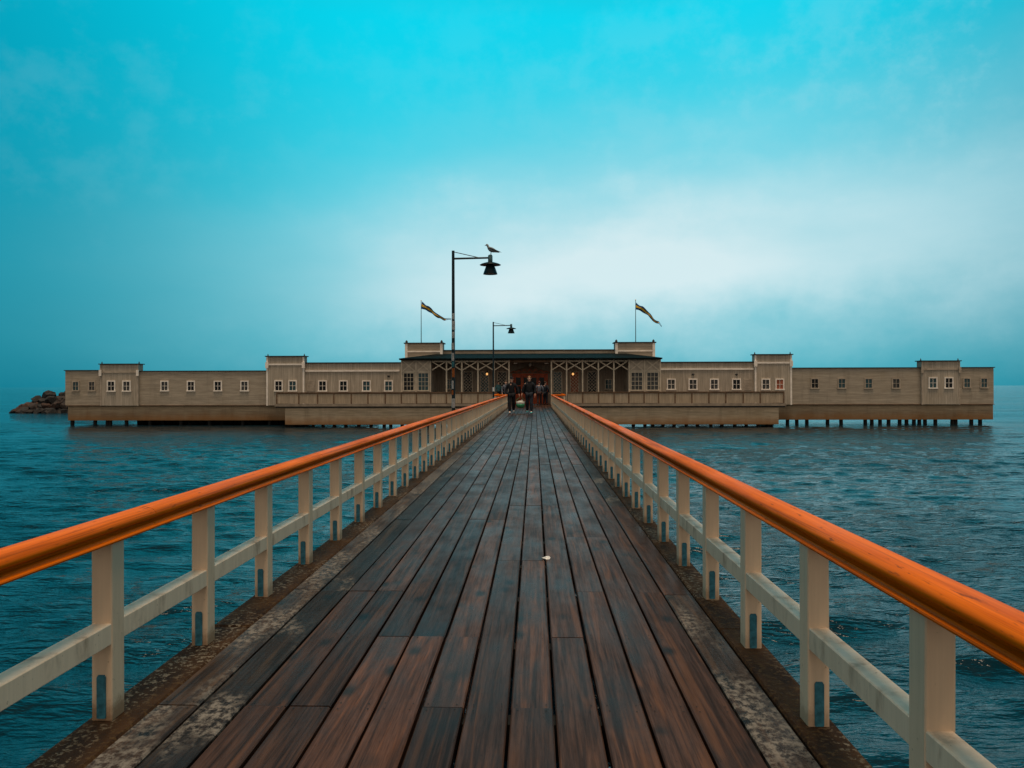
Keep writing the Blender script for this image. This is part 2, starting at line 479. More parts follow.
def bar(bm, a, b, wid, dep, mi=0):
    """a rectangular bar from a to b; wid is measured across it, dep along Y"""
    a, b = Vector(a), Vector(b)
    d = (b - a).normalized()
    ref = Vector((0, 1, 0)) if abs(d.y) < 0.9 else Vector((0, 0, 1))
    s = d.cross(ref).normalized() * wid / 2
    u = s.cross(d).normalized() * dep / 2
    vs = [bm.verts.new(p + i * s + j * u) for p in (a, b) for i, j in ((-1, -1), (1, -1), (1, 1), (-1, 1))]
    for q in ((3, 2, 1, 0), (4, 5, 6, 7), (0, 1, 5, 4), (1, 2, 6, 5), (2, 3, 7, 6), (3, 0, 4, 7)):
        bm.faces.new([vs[i] for i in q]).material_index = mi


def tube(bm, pts, rad, n=10, mi=0, flat=1.0, cap=True):
    pts = [Vector(p) for p in pts]
    if not isinstance(rad, (list, tuple)):
        rad = [rad] * len(pts)
    rings = []
    prev = None
    for i, p in enumerate(pts):
        d = (pts[min(i + 1, len(pts) - 1)] - pts[max(i - 1, 0)]).normalized()
        if prev is None:
            ref = Vector((0, 0, 1)) if abs(d.z) < 0.9 else Vector((0, 1, 0))
            u = d.cross(ref).normalized()
        else:
            u = (prev - d * prev.dot(d)).normalized()
        prev = u
        v = d.cross(u).normalized()
        rings.append([bm.verts.new(p + rad[i] * (math.cos(2 * math.pi * k / n) * u + flat * math.sin(2 * math.pi * k / n) * v)) for k in range(n)])
    for a, b in zip(rings, rings[1:]):
        for k in range(n):
            f = bm.faces.new((a[k], a[(k + 1) % n], b[(k + 1) % n], b[k]))
            f.material_index = mi
            f.smooth = True
    if cap:
        for rg in (rings[0][::-1], rings[-1]):
            bm.faces.new([bm.verts.new(v.co) for v in rg]).material_index = mi


def lathe(bm, prof, c=(0, 0, 0), n=20, mi=0):
    rings = []
    for r, z in prof:
        rings.append([bm.verts.new((c[0] + r * math.cos(2 * math.pi * k / n), c[1] + r * math.sin(2 * math.pi * k / n), c[2] + z)) for k in range(n)])
    for a, b in zip(rings, rings[1:]):
        for k in range(n):
            f = bm.faces.new((a[k], a[(k + 1) % n], b[(k + 1) % n], b[k]))
            f.smooth = True
            f.material_index = mi
    for rg in (rings[0][::-1], rings[-1]):
        bm.faces.new([bm.verts.new(v.co) for v in rg]).material_index = mi


def ell(bm, c, r, mi=0, sub=2):
    ret = bmesh.ops.create_icosphere(bm, subdivisions=sub, radius=1.0)
    for v in ret['verts']:
        v.co = Vector((c[0] + v.co.x * r[0], c[1] + v.co.y * r[1], c[2] + v.co.z * r[2]))
    for f in {f for v in ret['verts'] for f in v.link_faces}:
        f.smooth = True
        f.material_index = mi


def obj(name, bm, mats, parent=None, loc=None, recalc=True):
    if recalc:
        bmesh.ops.recalc_face_normals(bm, faces=bm.faces)
    me = bpy.data.meshes.new(name)
    bm.to_mesh(me)
    bm.free()
    for m in (mats if isinstance(mats, (list, tuple)) else [mats]):
        me.materials.append(M[m])
    o = bpy.data.objects.new(name, me)
    COL.objects.link(o)
    if parent is not None:
        o.parent = parent
    if loc:
        o.location = loc
    return o


def tag(o, label=None, cat=None, group=None, kind=None):
    for k, v in (('label', label), ('category', cat), ('group', group), ('kind', kind)):
        if v:
            o[k] = v
    return o


def thing(name, label, cat, loc=(0, 0, 0), rz=0.0, group=None):
    o = bpy.data.objects.new(name, None)
    o.empty_display_size = 0.2
    COL.objects.link(o)
    o.location = loc
    o.rotation_euler = (0, 0, rz)
    return tag(o, label, cat, group)


def copy_tree(o, parent=None):
    c = o.copy()
    COL.objects.link(c)
    c.parent = parent
    for ch in [q for q in ALLKIDS(o)]:
        copy_tree(ch, c)
    return c


def ALLKIDS(o):
    return list(o.children)


B = bmesh.new

# ------------------------------------------------------------------ the sea
WATER_Z = -1.62


def axis(lo, hi, c0, c1, s0, g):
    pts = list(np.arange(c0, c1, s0))
    s, p = s0, pts[-1]
    while p < hi:
        s = min(s * g, 600)
        p += s
        pts.append(p)
    s, p, lowp = s0, pts[0], []
    while p > lo:
        s = min(s * g, 600)
        p -= s
        lowp.append(p)
    return np.array(lowp[::-1] + pts)


xs = axis(-9000, 9000, -18, 18, 0.12, 1.022)
ys = axis(-300, 12000, 1, 34, 0.10, 1.014)
X, Y = np.meshgrid(xs, ys)
DX = np.gradient(xs)[None, :] + 0 * X
DY = np.gradient(ys)[:, None] + 0 * X
sp = np.maximum(DX * 0.6, DY)
Z = np.zeros_like(X)
rng = np.random.default_rng(3)
NW = 56
for i in range(NW):
    wl = 0.32 * (2.2 / 0.32) ** rng.random()
    th = R(97) + rng.normal() * 0.42
    a = 0.145 * math.sqrt(2 / NW) * wl / (2 * math.pi)
    if wl > 3:
        a *= 0.6
    fade = np.clip(wl / (2.5 * sp) - 1, 0, 1)
    ph = (X * math.cos(th) + Y * math.sin(th)) * 2 * math.pi / wl + rng.random() * 6.28
    Z += a * fade * (np.sin(ph) + 0.25 * np.sin(2 * ph + 1.0))
me = bpy.data.meshes.new('sea')
ny, nx = X.shape
co = np.stack([X, Y, Z], -1).reshape(-1, 3)
ii = (np.arange(ny - 1)[:, None] * nx + np.arange(nx - 1)[None, :]).ravel()
fc = np.stack([ii, ii + 1, ii + nx + 1, ii + nx], -1)
me.vertices.add(len(co))
me.vertices.foreach_set('co', co.ravel())
me.loops.add(fc.size)
me.loops.foreach_set('vertex_index', fc.ravel())
me.polygons.add(len(fc))
me.polygons.foreach_set('loop_start', np.arange(len(fc)) * 4)
me.polygons.foreach_set('use_smooth', np.ones(len(fc), dtype=bool))
me.update()
me.validate()
me.materials.append(M['water'])
sea = bpy.data.objects.new('water', me)
sea.location = (0, 0, WATER_Z)
COL.objects.link(sea)
tag(sea, kind='structure')

# ------------------------------------------------------------------ the pier
END = 52.0                     # where the railings stop and the landing begins
TF = 58.0                      # front of the terrace
START = -5.0
PITCH = 0.95                   # joists and posts
P0 = 3.214                     # first post in view
random.seed(5)
pier = thing('pier', 'dark wet wooden pier of lengthwise planks leading straight to the bathhouse', 'pier', (0, 0, 0))


def plank(bm, x0, x1, y0, y1, mi):
    dz = random.uniform(-0.0025, 0.0015)
    c = 0.006
    t, bt = 0.0 + dz, -0.045 + dz
    j0, j1 = random.uniform(-.0015, .0015), random.uniform(-.0015, .0015)
    pr = [(x0, bt), (x1, bt), (x1, t - c), (x1 - c, t), (x0 + c, t), (x0, t - c)]
    a = [bm.verts.new((x + j0, y0, z)) for x, z in pr]
    b = [bm.verts.new((x + j1, y1, z)) for x, z in pr]
    n = len(pr)
    for k in range(n):
        bm.faces.new((a[k], a[(k + 1) % n], b[(k + 1) % n], b[k])).material_index = mi
    bm.faces.new(a[::-1]).material_index = mi
    bm.faces.new(b).material_index = mi


gaps = [0.080 + 0.188 * k for k in range(-9, 6)]     # -1.612 ... 1.02
GAP = 0.0065
bm = B()
joints_fixed = {4: [3.36 + PITCH], 6: [3.36, 3.36 + PITCH], 7: [3.36 + 3 * PITCH], 9: [3.36 + PITCH], 13: [5.2], 0: [3.36, 5.3]}
for i in range(14):
    x0, x1 = gaps[i] + GAP, gaps[i + 1] - GAP
    y = START
    cuts = []
    off = random.randint(0, 3)
    k = -9 + off
    while True:
        k += random.choice((2, 3, 3, 4, 5))
        yy = 3.36 + k * PITCH
        if yy > END:
            break
        if yy > START + 0.5 and not (1.0 < yy < 7.5 and i in joints_fixed):
            cuts.append(yy)
    cuts = sorted(cuts + joints_fixed.get(i, []))
    last = START
    for yy in cuts + [END]:
        if yy - last < 0.4:
            continue
        mi = 0
        if i == 0:
            mi = 1
        elif i == 1:
            mi = 2 if last < 20 else 0
        elif i == 13:
            mi = 1 if yy <= 5.25 else (2 if random.random() < 0.25 and last > 9 else 0)
        plank(bm, x0, x1, last + 0.003, yy - 0.003, mi)
        last = yy
obj('deck_planks', bm, ['plank', 'plank_lichen', 'plank_streak'], pier)

bm = B()
for yy in np.arange(3.36 - 8 * PITCH, END, PITCH):
    for i in range(14):
        for ex in (0.035, 0.153):
            for ey in (-0.03, 0.03):
                x = gaps[i] + ex + random.uniform(-.006, .006)
                y = yy + ey + random.uniform(-.006, .006)
                if y > 24:
                    continue
                r = 0.0042
                f = bm.faces.new([bm.verts.new((x + r * math.cos(q * math.pi / 3), y + r * math.sin(q * math.pi / 3), 0.0025)) for q in range(6)])
nails = obj('nail_heads', bm, 'pile', pier)
nails['kind'] = 'stuff'

for (x0, x1) in ((-1.835, -1.621), (1.030, 1.205)):
    bm = B()
    y = START
    while y < END:
        y2 = min(END, y + 4.75)
        box(bm, x0, x1, y + 0.004, y2 - 0.004, -0.16, -0.008 + random.uniform(-.003, .003), 0, 0.010)
        y = y2
    obj('edge_beam', bm, 'beam', pier)
bm = B()
for yy in np.arange(3.36 - 8 * PITCH, END, PITCH):
    box(bm, -1.60, 1.01, yy - 0.05, yy + 0.05, -0.20, -0.05)
for x in (-1.3, 0.75):
    box(bm, x - 0.09, x + 0.09, START, END, -0.45, -0.202)
obj('joists', bm, 'pile', pier)
for yy in np.arange(1.5, END, 4.75):
    for x in (-1.3, 0.75):
        bm = B()
        tube(bm, [(x, yy, -3.2), (x, yy, -0.46)], [0.14, 0.125], 12)
        obj('pile', bm, 'pile', pier)
# landing between the railings' end and the terrace
bm = B()
for k in range(27):
    x0 = -2.72 + k * 0.188
    plank(bm, x0 + GAP, x0 + 0.188 - GAP, END + 0.006, TF + 3.2, 0)
obj('landing_planks', bm, 'plank', pier)
bm = B()
box(bm, -2.74, 2.37, END + 0.01, END + 0.16, -0.30, -0.055)
box(bm, -2.74, -2.56, END + 0.17, TF - 0.1, -0.30, -0.055)
box(bm, 2.2, 2.37, END + 0.17, TF - 0.1, -0.30, -0.055)
obj('landing_beams', bm, 'beam', pier)


# ------------------------------------------------------------------ railings
_half = [(0.036, 0.0), (0.056, 0.002), (0.068, 0.006), (0.070, 0.012), (0.068, 0.017), (0.058, 0.021), (0.055, 0.026), (0.054, 0.031), (0.040, 0.033), (0.033, 0.035), (0.033, 0.043), (0.044, 0.046),
         (0.056, 0.050), (0.062, 0.057), (0.064, 0.067), (0.060, 0.079), (0.049, 0.089), (0.033, 0.095), (0.012, 0.098)]
RAIL_PROF = [(-_half[0][0], 0.0)] + _half + [(-a, b) for a, b in _half[::-1]][:-1]
RZ = 0.714


def sweep(bm, a, b, prof, n=1):
    a, b = Vector(a), Vector(b)
    d = (b - a).normalized()
    s = Vector((d.y, -d.x, 0))
    rings = []
    for k in range(n + 1):
        p = a.lerp(b, k / n)
        rings.append([bm.verts.new(p + s * u + Vector((0, 0, v))) for u, v in prof])
    m = len(prof)
    for r0, r1 in zip(rings, rings[1:]):
        for k in range(m):
            f = bm.faces.new((r0[k], r0[(k + 1) % m], r1[(k + 1) % m], r1[k]))
            f.smooth = 12 <= k <= m - 12
    for rg in (rings[0][::-1], rings[-1]):
        bm.faces.new([bm.verts.new(v.co) for v in rg])


PW, PD = 0.085, 0.100
bm = B()
box(bm, -PW / 2, PW / 2, 0, PD, -0.012, RZ + 0.004, 0, 0.004)
post_proto = obj('post', bm, 'cream')
bm = B()
pr = [(-0.016, -0.004), (0.016, -0.004), (0.018, 0.0), (0.018, 0.162), (0.012, 0.172), (-0.012, 0.172), (-0.018, 0.162), (-0.018, 0.0)]
a = [bm.verts.new((x, -0.007, z)) for x, z in pr]
b = [bm.verts.new((x, 0.004, z)) for x, z in pr]
for k in range(8):
    bm.faces.new((a[k], a[(k + 1) % 8], b[(k + 1) % 8], b[k]))
bm.faces.new(a[::-1])
bm.faces.new(b)
strap_proto = obj('metal_strap', bm, 'strap', post_proto)
used = False
post_y = [P0 + PITCH * k for k in range(-7, 51)]


def railing(xc, label, side):
    """side -1 is the seaward left hand, +1 the right"""
    global used
    root = thing('railing', label, 'railing', (xc, START, 0), 0, 'railings along the pier')
    for yy in post_y:
        if yy < START + .1 or yy > END - .1:
            continue
        if not used:
            p = post_proto
            q = strap_proto
            p.parent = root
            used = True
        else:
            p = post_proto.copy()
            COL.objects.link(p)
            p.parent = root
            q = strap_proto.copy()
            COL.objects.link(q)
            q.parent = p
        p.location = (0, yy - START, 0)
        p.rotation_euler = (random.uniform(-.004, .004), random.uniform(-.004, .004), random.uniform(-.01, .01))
        q.location = (random.uniform(-.004, .004), 0, random.uniform(-.006, .006))
    bm = B()
    y = START
    while y < END + 0.02:
        y2 = min(END + 0.05, y + 3 * PITCH)
        sweep(bm, (0, y - START + .001, RZ), (0, y2 - START - .001, RZ + random.uniform(-.001, .001)), RAIL_PROF)
        y = y2 if y2 < END + 0.05 else 1e9
    # the short return at the landing
    sweep(bm, (side * 0.075, END - START - 0.03, RZ - 0.003), (side * 0.85, END - START - 0.03, RZ - 0.003), RAIL_PROF)
    obj('handrail', bm, 'rail', root)
    bm = B()
    box(bm, -0.039, 0.039, 0, END - START, 0.300, 0.387, 0, 0.004)
    obj('mid_rail', bm, 'cream_worn', root)
    p = post_proto.copy()
    COL.objects.link(p)
    p.parent = root
    p.location = (side * 0.8, END - START - 0.08, 0)
    bm = B()
    box(bm, min(side * .045, side * .76), max(side * .045, side * .76), END - START - 0.06, END - START, 0.298, 0.385)
    obj('mid_rail', bm, 'cream_worn', root)
    return root


LX, RX = -1.722 - PW / 2, 1.084 + PW / 2
railing(LX, 'cream posted railing with thick orange handrail along the left edge of the pier', -1)
railing(RX, 'cream posted railing with thick orange handrail along the right edge of the pier', 1)


# landing side railings, orange capped, running on to the terrace
def side_rail(xc, label):
    root = thing('landing_railing', label, 'railing', (xc, END, 0))
    L = TF - END
    bm = B()
    sweep(bm, (0, 0.05, RZ + .002), (0, L - 0.05, RZ + .002), RAIL_PROF)
    obj('handrail', bm, 'rail', root)
    bm = B()
    box(bm, -0.022, 0.022, 0.06, L - 0.06, 0.08, 0.62)
    obj('board_panel', bm, 'fence_board', root)
    for k in range(5):
        bm = B()
        yy = 0.12 + k * (L - 0.34) / 4
        box(bm, -.045, .045, yy, yy + 0.09, 0.0, RZ + .004, 0, .004)
        obj('post', bm, 'cream', root)


side_rail(LX - 0.85, 'short orange capped side rail between the left pier railing and the terrace')
side_rail(RX + 0.85, 'short orange capped side rail between the right pier railing and the terrace')

# ------------------------------------------------------------------ the bathhouse
bath = thing('bathhouse', 'long low beige timber bathhouse on piles at the end of the pier', 'building', (0, TF, 0))
O = Vector((0, TF, 0))


def part(name, bm, mats, parent=None):
    """bmesh in world coordinates -> part with the bathhouse as parent"""
    bmesh.ops.translate(bm, verts=bm.verts, vec=-O)
    return obj(name, bm, mats, parent or bath)


DW = 61.0                      # face of the wings
WING_D = 3.6
WB = -0.05                     # bottom of the wing walls


def pane_window(xc, zc, y, wd, ht, cols=2, rows=2, frame='trim', glass='glass', fw=0.085, name='window', label=None, lattice=False):
    bm = B()
    x0, x1, z0, z1 = xc - wd / 2, xc + wd / 2, zc - ht / 2, zc + ht / 2
    box(bm, x0, x0 + fw, y - .055, y + .02, z0, z1)
    box(bm, x1 - fw, x1, y - .055, y + .02, z0, z1)
    box(bm, x0 + fw, x1 - fw, y - .055, y + .02, z1 - fw, z1)
    box(bm, x0 - .03, x1 + .03, y - .085, y + .018, z0 - .012, z0 + fw)
    mw = 0.028
    if lattice:
        n = 6
        for k in range(n):
            u = (k + .5) / n
            zz = z0 + fw + u * (z1 - z0 - 2 * fw)
            dz = (x1 - x0 - 2 * fw)
            for s in (-1, 1):
                za, zb = zz - s * dz / 2, zz + s * dz / 2
                xa, xb = x0 + fw, x1 - fw
                lo, hi = z0 + fw, z1 - fw
                # clip the sloping bar to the opening
                pa, pb = Vector((xa, 0, za)), Vector((xb, 0, zb))
                d = pb - pa
                t0, t1 = 0.0, 1.0
                for lim, sg in ((lo, 1), (hi, -1)):
                    tt = (lim - pa.z) / d.z
                    if (d.z > 0) == (sg > 0):
                        t0 = max(t0, tt)
                    else:
                        t1 = min(t1, tt)
                if t1 - t0 > 0.05:
                    q0, q1 = pa + d * t0, pa + d * t1
                    bar(bm, (q0.x, y - .03 - .004 * s, q0.z), (q1.x, y - .03 - .004 * s, q1.z), 0.03, 0.006)
    else:
        for k in range(1, cols):
            xx = x0 + fw + (x1 - x0 - 2 * fw) * k / cols
            box(bm, xx - mw / 2, xx + mw / 2, y - .042, y - .012, z0 + fw, z1 - fw)
        for k in range(1, rows):
            zz = z0 + fw + (z1 - z0 - 2 * fw) * k / rows
            box(bm, x0 + fw, x1 - fw, y - .038, y - .014, zz - mw / 2, zz + mw / 2)
    wroot = part(name, bm, frame)
    if glass == 'glass':
        glass = random.choice(['glass', 'glass', 'glass_grey', 'glass_teal'])
    bm = B()
    box(bm, x0 + fw - .01, x1 - fw + .01, y - .020, y - .004, z0 + fw - .01, z1 - fw + .01)
    part('pane', bm, glass, wroot)
    if label:
        wroot['label'] = label
    return wroot


def wall_box(name, px0, px1, ytop, D, depth, zb, mat, edge=0.06, over=0.08):
    xm = (px0 + px1) / 2
    x0, x1 = P(px0, 0, D)[0], P(px1, 0, D)[0]
    zt = P(xm, ytop, D)[1]
    bm = B()
    box(bm, x0, x1, D, D + depth, zb, zt - edge)
    o = part(name, bm, mat)
    bm = B()
    box(bm, x0 - over, x1 + over, D - over, D + depth + over, zt - edge + .002, zt)
    part('roof', bm, 'roof_edge', o)
    return o, x0, x1, zt


def trim_bar(x0, x1, z0, z1, y, t=0.05, mat='trim', name='trim', parent=None):
    bm = B()
    box(bm, x0, x1, y - t, y + 0.01, z0, z1)
    return part(name, bm, mat, parent)


# each wing: (outer end, tower, long wall, tower, inner wall)
wings = [
    dict(end=(65.3, 101, 370), t1=(100.2, 138.3, 363.6), lng=(137.5, 268, 370.6), t2=(266.5, 304.3, 355.8), inn=(303.5, 401.5, 362.3),
         w_end=(75.9, 92.0), w_t1=(111.3, 126.7), w_lng=(164.7, 191.1, 218.0, 244.6), w_t2=(278.7, 292.7), w_inn=(322.6, 343.5, 366.5, 388.6),
         blind=311.0, wy=(386.1, 386.0, 385.8), sk=(68, 300), trimy=371.0),
    dict(end=(959, 993.6, 367), t1=(921.6, 959.9, 360.4), lng=(791, 922.5, 367.4), t2=(754.8, 791.8, 354.0), inn=(658.5, 755.6, 361.6),
         w_end=(966.8, 983.9), w_t1=(932.8, 948.7), w_lng=(814.7, 841.7, 868.5, 896.0), w_t2=(765.7, 779.7), w_inn=(671.2, 692.9, 714.2, 736.4),
         blind=747.7, wy=(382.9, 383.4, 384.3), sk=(770, 993.0), trimy=369.2),
]
for wi, g in enumerate(wings):
    # end and long walls
    for key, nm in (('end', 'wing_wall'), ('lng', 'wing_wall')):
        a, b_, yt = g[key]
        wall_box(nm, a, b_, yt, DW, WING_D, WB, 'wall')
    for px in g['w_end']:
        x, z = P(px, g['wy'][0], DW)
        pane_window(x, z, DW, 0.58, 0.80, frame='grey_trim')
    for px in g['w_lng']:
        x, z = P(px, g['wy'][1], DW)
        pane_window(x, z, DW, 0.64, 0.82, frame='trim' if wi == 0 else 'grey_trim')
    # the small tower near the end and the tall one beside the terrace
    for key, wk, wy, th in (('t1', 'w_t1', g['wy'][0], 0.16), ('t2', 'w_t2', g['wy'][2], 0.26)):
        a, b_, yt = g[key]
        D = DW - th
        o, x0, x1, zt = wall_box('tower', a, b_, yt, D, 0.75, WB - 0.03, 'tower', 0.07, 0.10)
        wt = 0.13 if key == 't2' else 0.09
        for xa in (x0 - 0.012, x1 - wt + 0.012):
            trim_bar(xa, xa + wt, WB - 0.05, zt - 0.085, D, 0.03, 'trim' if key == 't2' else 'grey_trim', 'corner_board', o)
            bm = B()
            box(bm, xa - 0.05, xa + wt + 0.05, D - 0.11, D - 0.034, zt - 0.95, zt - 0.50)
            part('corner_block', bm, 'trim' if key == 't2' or wi == 0 else 'grey_trim', o)
            bm = B()
            tube(bm, [(xa + wt / 2, D + 0.2, zt), (xa + wt / 2, D + 0.2, zt + 0.16)], [0.06, 0.02], 8)
            part('finial', bm, 'roof_edge', o)
        trim_bar(x0 + wt, x1 - wt, zt - 0.72, zt - 0.60, D, 0.05, 'trim' if key == 't2' else 'grey_trim', 'cornice', o)
        for k, px in enumerate(g[wk]):
            x, z = P(px, wy, D)
            red = wi == 1 and key == 't2' and k == 1
            pane_window(x, z, D, 0.66, 0.86, glass='curtain' if red else 'glass', label='window with a red curtain' if red else None)
    # inner wall behind the terrace
    a, b_, yt = g['inn']
    D = DW - 0.05
    o, x0, x1, zt = wall_box('inner_wall', a, b_, yt, D, WING_D, -0.02, 'wall_v', 0.08)
    zc = P((a + b_) / 2, g['trimy'], D)[1]
    trim_bar(x0 + 0.16, x1 - 0.16, zc - 0.05, zc + 0.07, D, 0.07, 'trim', 'cornice', o)
    for k, px in enumerate(g['w_inn']):
        x, z = P(px, g['wy'][2] + (0.1 if wi == 0 else 0), D)
        pane_window(x, z, D, 0.68, 0.86, glass='glass_teal' if (wi == 0 and k == 3) else 'glass')
        if k in ((3,) if wi == 0 else (1, 3)):
            bm = B()
            ell(bm, (x, D - 0.05, z + 0.75), (0.11, 0.06, 0.08))
            part('wall_lamp', bm, 'roof_edge')
    x, z = P(g['blind'], g['wy'][2], D)
    bm = B()
    for q in range(7):
        zz = z - 0.42 + q * 0.12
        box(bm, x - 0.30, x + 0.30, D - 0.03, D + 0.005, zz, zz + 0.10)
    part('blind_shutter', bm, 'grey_trim')
    # skirt of boards below the wing
    xa, xb = P(g['sk'][0], 0, DW + .15)[0], P(g['sk'][1], 0, DW + .15)[0]
    bm = B()
    box(bm, xa, xb, DW + 0.15, DW + WING_D - 0.1, -1.24, WB - 0.002)
    part('skirt', bm, 'skirt')
    trim_bar(xa - 0.02, xb, WB - 0.06, WB - 0.012, DW + 0.15, 0.22, 'fence_brown', 'water_board')

# piles below the wings
pile_px = [72.5, 95.0, 107.5, 110.5, 127, 144, 150, 163, 170, 181, 190, 203, 209, 222, 231, 243, 250, 262, 270, 281,
           787, 797, 807, 827, 841, 865, 872, 880, 888, 899, 906, 914, 919, 925, 935, 952, 955.5, 971, 980]
for k, px in enumerate(pile_px):
    D = DW + 0.45 if px > 700 or px < 130 else DW + 0.45 + (k % 3) * 1.1
    x = P(px, 0, D)[0]
    bm = B()
    tube(bm, [(x, D, -3.6), (x + random.uniform(-.04, .04), D, -1.235)], [0.15, 0.14], 10)
    part('pile', bm, 'pile')
for k, px in enumerate(np.arange(140, 276, 9.5)):
    D = DW + WING_D - 0.3
    x = P(px, 0, D)[0]
    bm = B()
    tube(bm, [(x, D, -3.6), (x, D, -1.235)], 0.22, 10)
    part('pile', bm, 'pile')
for pa, pb in ((139, 378), (650, 774)):  # added dark sheets that keep the space under the terrace dark
    bm = B()
    x0, x1 = P(pa, 0, DW + 3)[0], P(pb, 0, DW + 3)[0]
    box(bm, x0, x1, DW + 3.15, DW + 3.25, -2.2, -1.245)
    part('dark_backing', bm, 'pile')

# terrace: floor, edge board and skirt
tx0, tx1 = P(275.5, 0, TF)[0], P(785, 0, TF)[0]
lx0, lx1 = -2.75, 2.42                # gap where the landing enters
bm = B()
for a, b_ in ((tx0, lx0), (lx1, tx1)):
    box(bm, a, b_, TF, DW - 0.35, -0.10, -0.012)
part('terrace_floor', bm, 'plank')
for a, b_ in ((tx0 - .04, lx0), (lx1, tx1 + .04)):
    bm = B()
    box(bm, a, b_, TF - 0.10, TF - 0.004, -0.10, 0.085)
    part('edge_board', bm, 'sill')
bm = B()
s0, s1 = P(285, 0, TF + .12)[0], P(778.6, 0, TF + .12)[0]
box(bm, s0, s1, TF + 0.12, DW - 0.4, -1.44, -0.102)
part('terrace_skirt', bm, 'skirt_t')
bm = B()
box(bm, tx0, tx1, TF + .02, DW - .36, -0.20, -0.104)
part('terrace_joist', bm, 'roof_edge')
for px in list(np.arange(292, 776, 11.3)):
    x = P(px + random.uniform(-3, 3), 0, TF + .5)[0]
    bm = B()
    tube(bm, [(x, TF + .5, -3.6), (x, TF + .5, -1.435)], 0.13, 10)
    part('pile', bm, 'pile')

# centre pavilion: enclosed bays at both ends, open porch between
EAVE = P(530, 358.6, TF)[1] - 0.02
cols_l = [446.4, 461.7, 477.9, 493.9, 509.0]
cols_r = [551.5, 566.7, 582.7, 598.5, 614.0]
bays = [(401.0, 431.0), (628.6, 661.0)]
PB = DW + 0.2                         # back wall of the porch
pcx0, pcx1 = P(401, 0, TF)[0], P(661, 0, TF)[0]
bm = B()
box(bm, pcx0 + .3, pcx1 - .3, PB, PB + 4.0, -0.02, EAVE + 0.15)
part('porch_wall', bm, 'porch_wall')
for bi, (a, b_) in enumerate(bays):
    x0, x1 = P(a, 0, TF)[0], P(b_, 0, TF)[0]
    bm = B()
    box(bm, x0, x1, TF + 0.06, PB - .01, -0.01, EAVE - 0.05)
    bay = part('bay_wall', bm, 'grey_trim')
    zt = P(530, 362.5, TF)[1]
    xm = (x0 + x1) / 2
    z_hi, z_lo = P(530, 372, TF)[1], P(530, 390.9, TF)[1]
    for c in (0, 1):
        wx0 = x0 + 0.14 + c * (xm - x0 - 0.03)
        wx1 = wx0 + (xm - x0) - 0.25
        pane_window((wx0 + wx1) / 2, (z_hi + z_lo) / 2, TF + .06, wx1 - wx0, z_hi - z_lo, 3, 4, 'column', 'glass_teal' if (bi == 0 and c == 1) else 'glass', 0.07)
        # crossed boards in the frieze over the windows
        bm = B()
        fz0, fz1 = z_hi + 0.10, EAVE - 0.12
        bar(bm, (wx0, TF + .04, fz0), (wx1, TF + .04, fz1), 0.08, 0.03)
        bar(bm, (wx0, TF + .03, fz1), (wx1, TF + .03, fz0), 0.08, 0.03)
        part('frieze_cross', bm, 'column', bay)
    for xx in (x0 + .05, xm, x1 - .05):
        trim_bar(xx - .05, xx + .05, 0.0, EAVE - .06, TF + .055, 0.045, 'column', 'corner_board', bay)
    trim_bar(x0 + .101, xm - .051, z_hi + .02, z_hi + .09, TF + .058, 0.03, 'column', 'rail', bay)
    trim_bar(xm + .051, x1 - .101, z_hi + .02, z_hi + .09, TF + .058, 0.03, 'column', 'rail', bay)

brace_hi, brace_lo = P(530, 361.2, TF)[1], P(530, 369.8, TF)[1]
ends = [(P(431, 0, TF)[0], [P(c, 0, TF)[0] for c in cols_l]), (P(628.6, 0, TF)[0], [P(c, 0, TF)[0] for c in cols_r[::-1]])]
for e, cs in ends:
    prev = e
    for c in cs:
        bm = B()
        box(bm, c - .052, c + .052, TF + .07, TF + .174, 0.0, EAVE - .04, 0, 0.008)
        part('porch_column', bm, 'column')
        a, b_ = min(prev, c) + .05, max(prev, c) - .05
        bm = B()
        bar(bm, (a, TF + .11, brace_lo), (b_, TF + .11, brace_hi), 0.075, 0.035)
        bar(bm, (a, TF + .15, brace_hi), (b_, TF + .15, brace_lo), 0.075, 0.035)
        bar(bm, (a, TF + .13, EAVE - .16), (b_, TF + .13, EAVE - .16), 0.10, 0.09)
        part('cross_brace', bm, 'column')
        prev = c
# entrance lintel
xa, xb = ends[0][1][-1], ends[1][1][-1]
bm = B()
box(bm, xa + .055, xb - .055, TF + .08, TF + .16, EAVE - .24, EAVE - .06)
part('lintel', bm, 'fence_brown')

# canopy roof, sloping back
def wedge(bm, pts0, pts1):
    a = [bm.verts.new(p) for p in pts0]
    b = [bm.verts.new(p) for p in pts1]
    n = len(a)
    for k in range(n):
        bm.faces.new((a[k], a[(k + 1) % n], b[(k + 1) % n], b[k]))
    bm.faces.new(a[::-1])
    bm.faces.new(b)


ex0, ex1 = P(399, 0, TF - .35)[0], P(662.5, 0, TF - .35)[0]
rx0, rx1 = P(437, 0, PB + .9)[0], P(625, 0, PB + .9)[0]
zr = P(530, 353.6, PB + .9)[1]
bm = B()
top = [(ex0, TF - .35, EAVE + .05), (ex1, TF - .35, EAVE + .05), (rx1, PB + .9, zr), (rx0, PB + .9, zr)]
wedge(bm, [(x, y, z) for x, y, z in top], [(x, y, z - .11) for x, y, z in top])
part('canopy_roof', bm, 'roof')
bm = B()
box(bm, ex0 + .05, ex1 - .05, TF - .30, TF + .04, EAVE - .07, EAVE - .063 + .02)
part('eave_board', bm, 'roof')
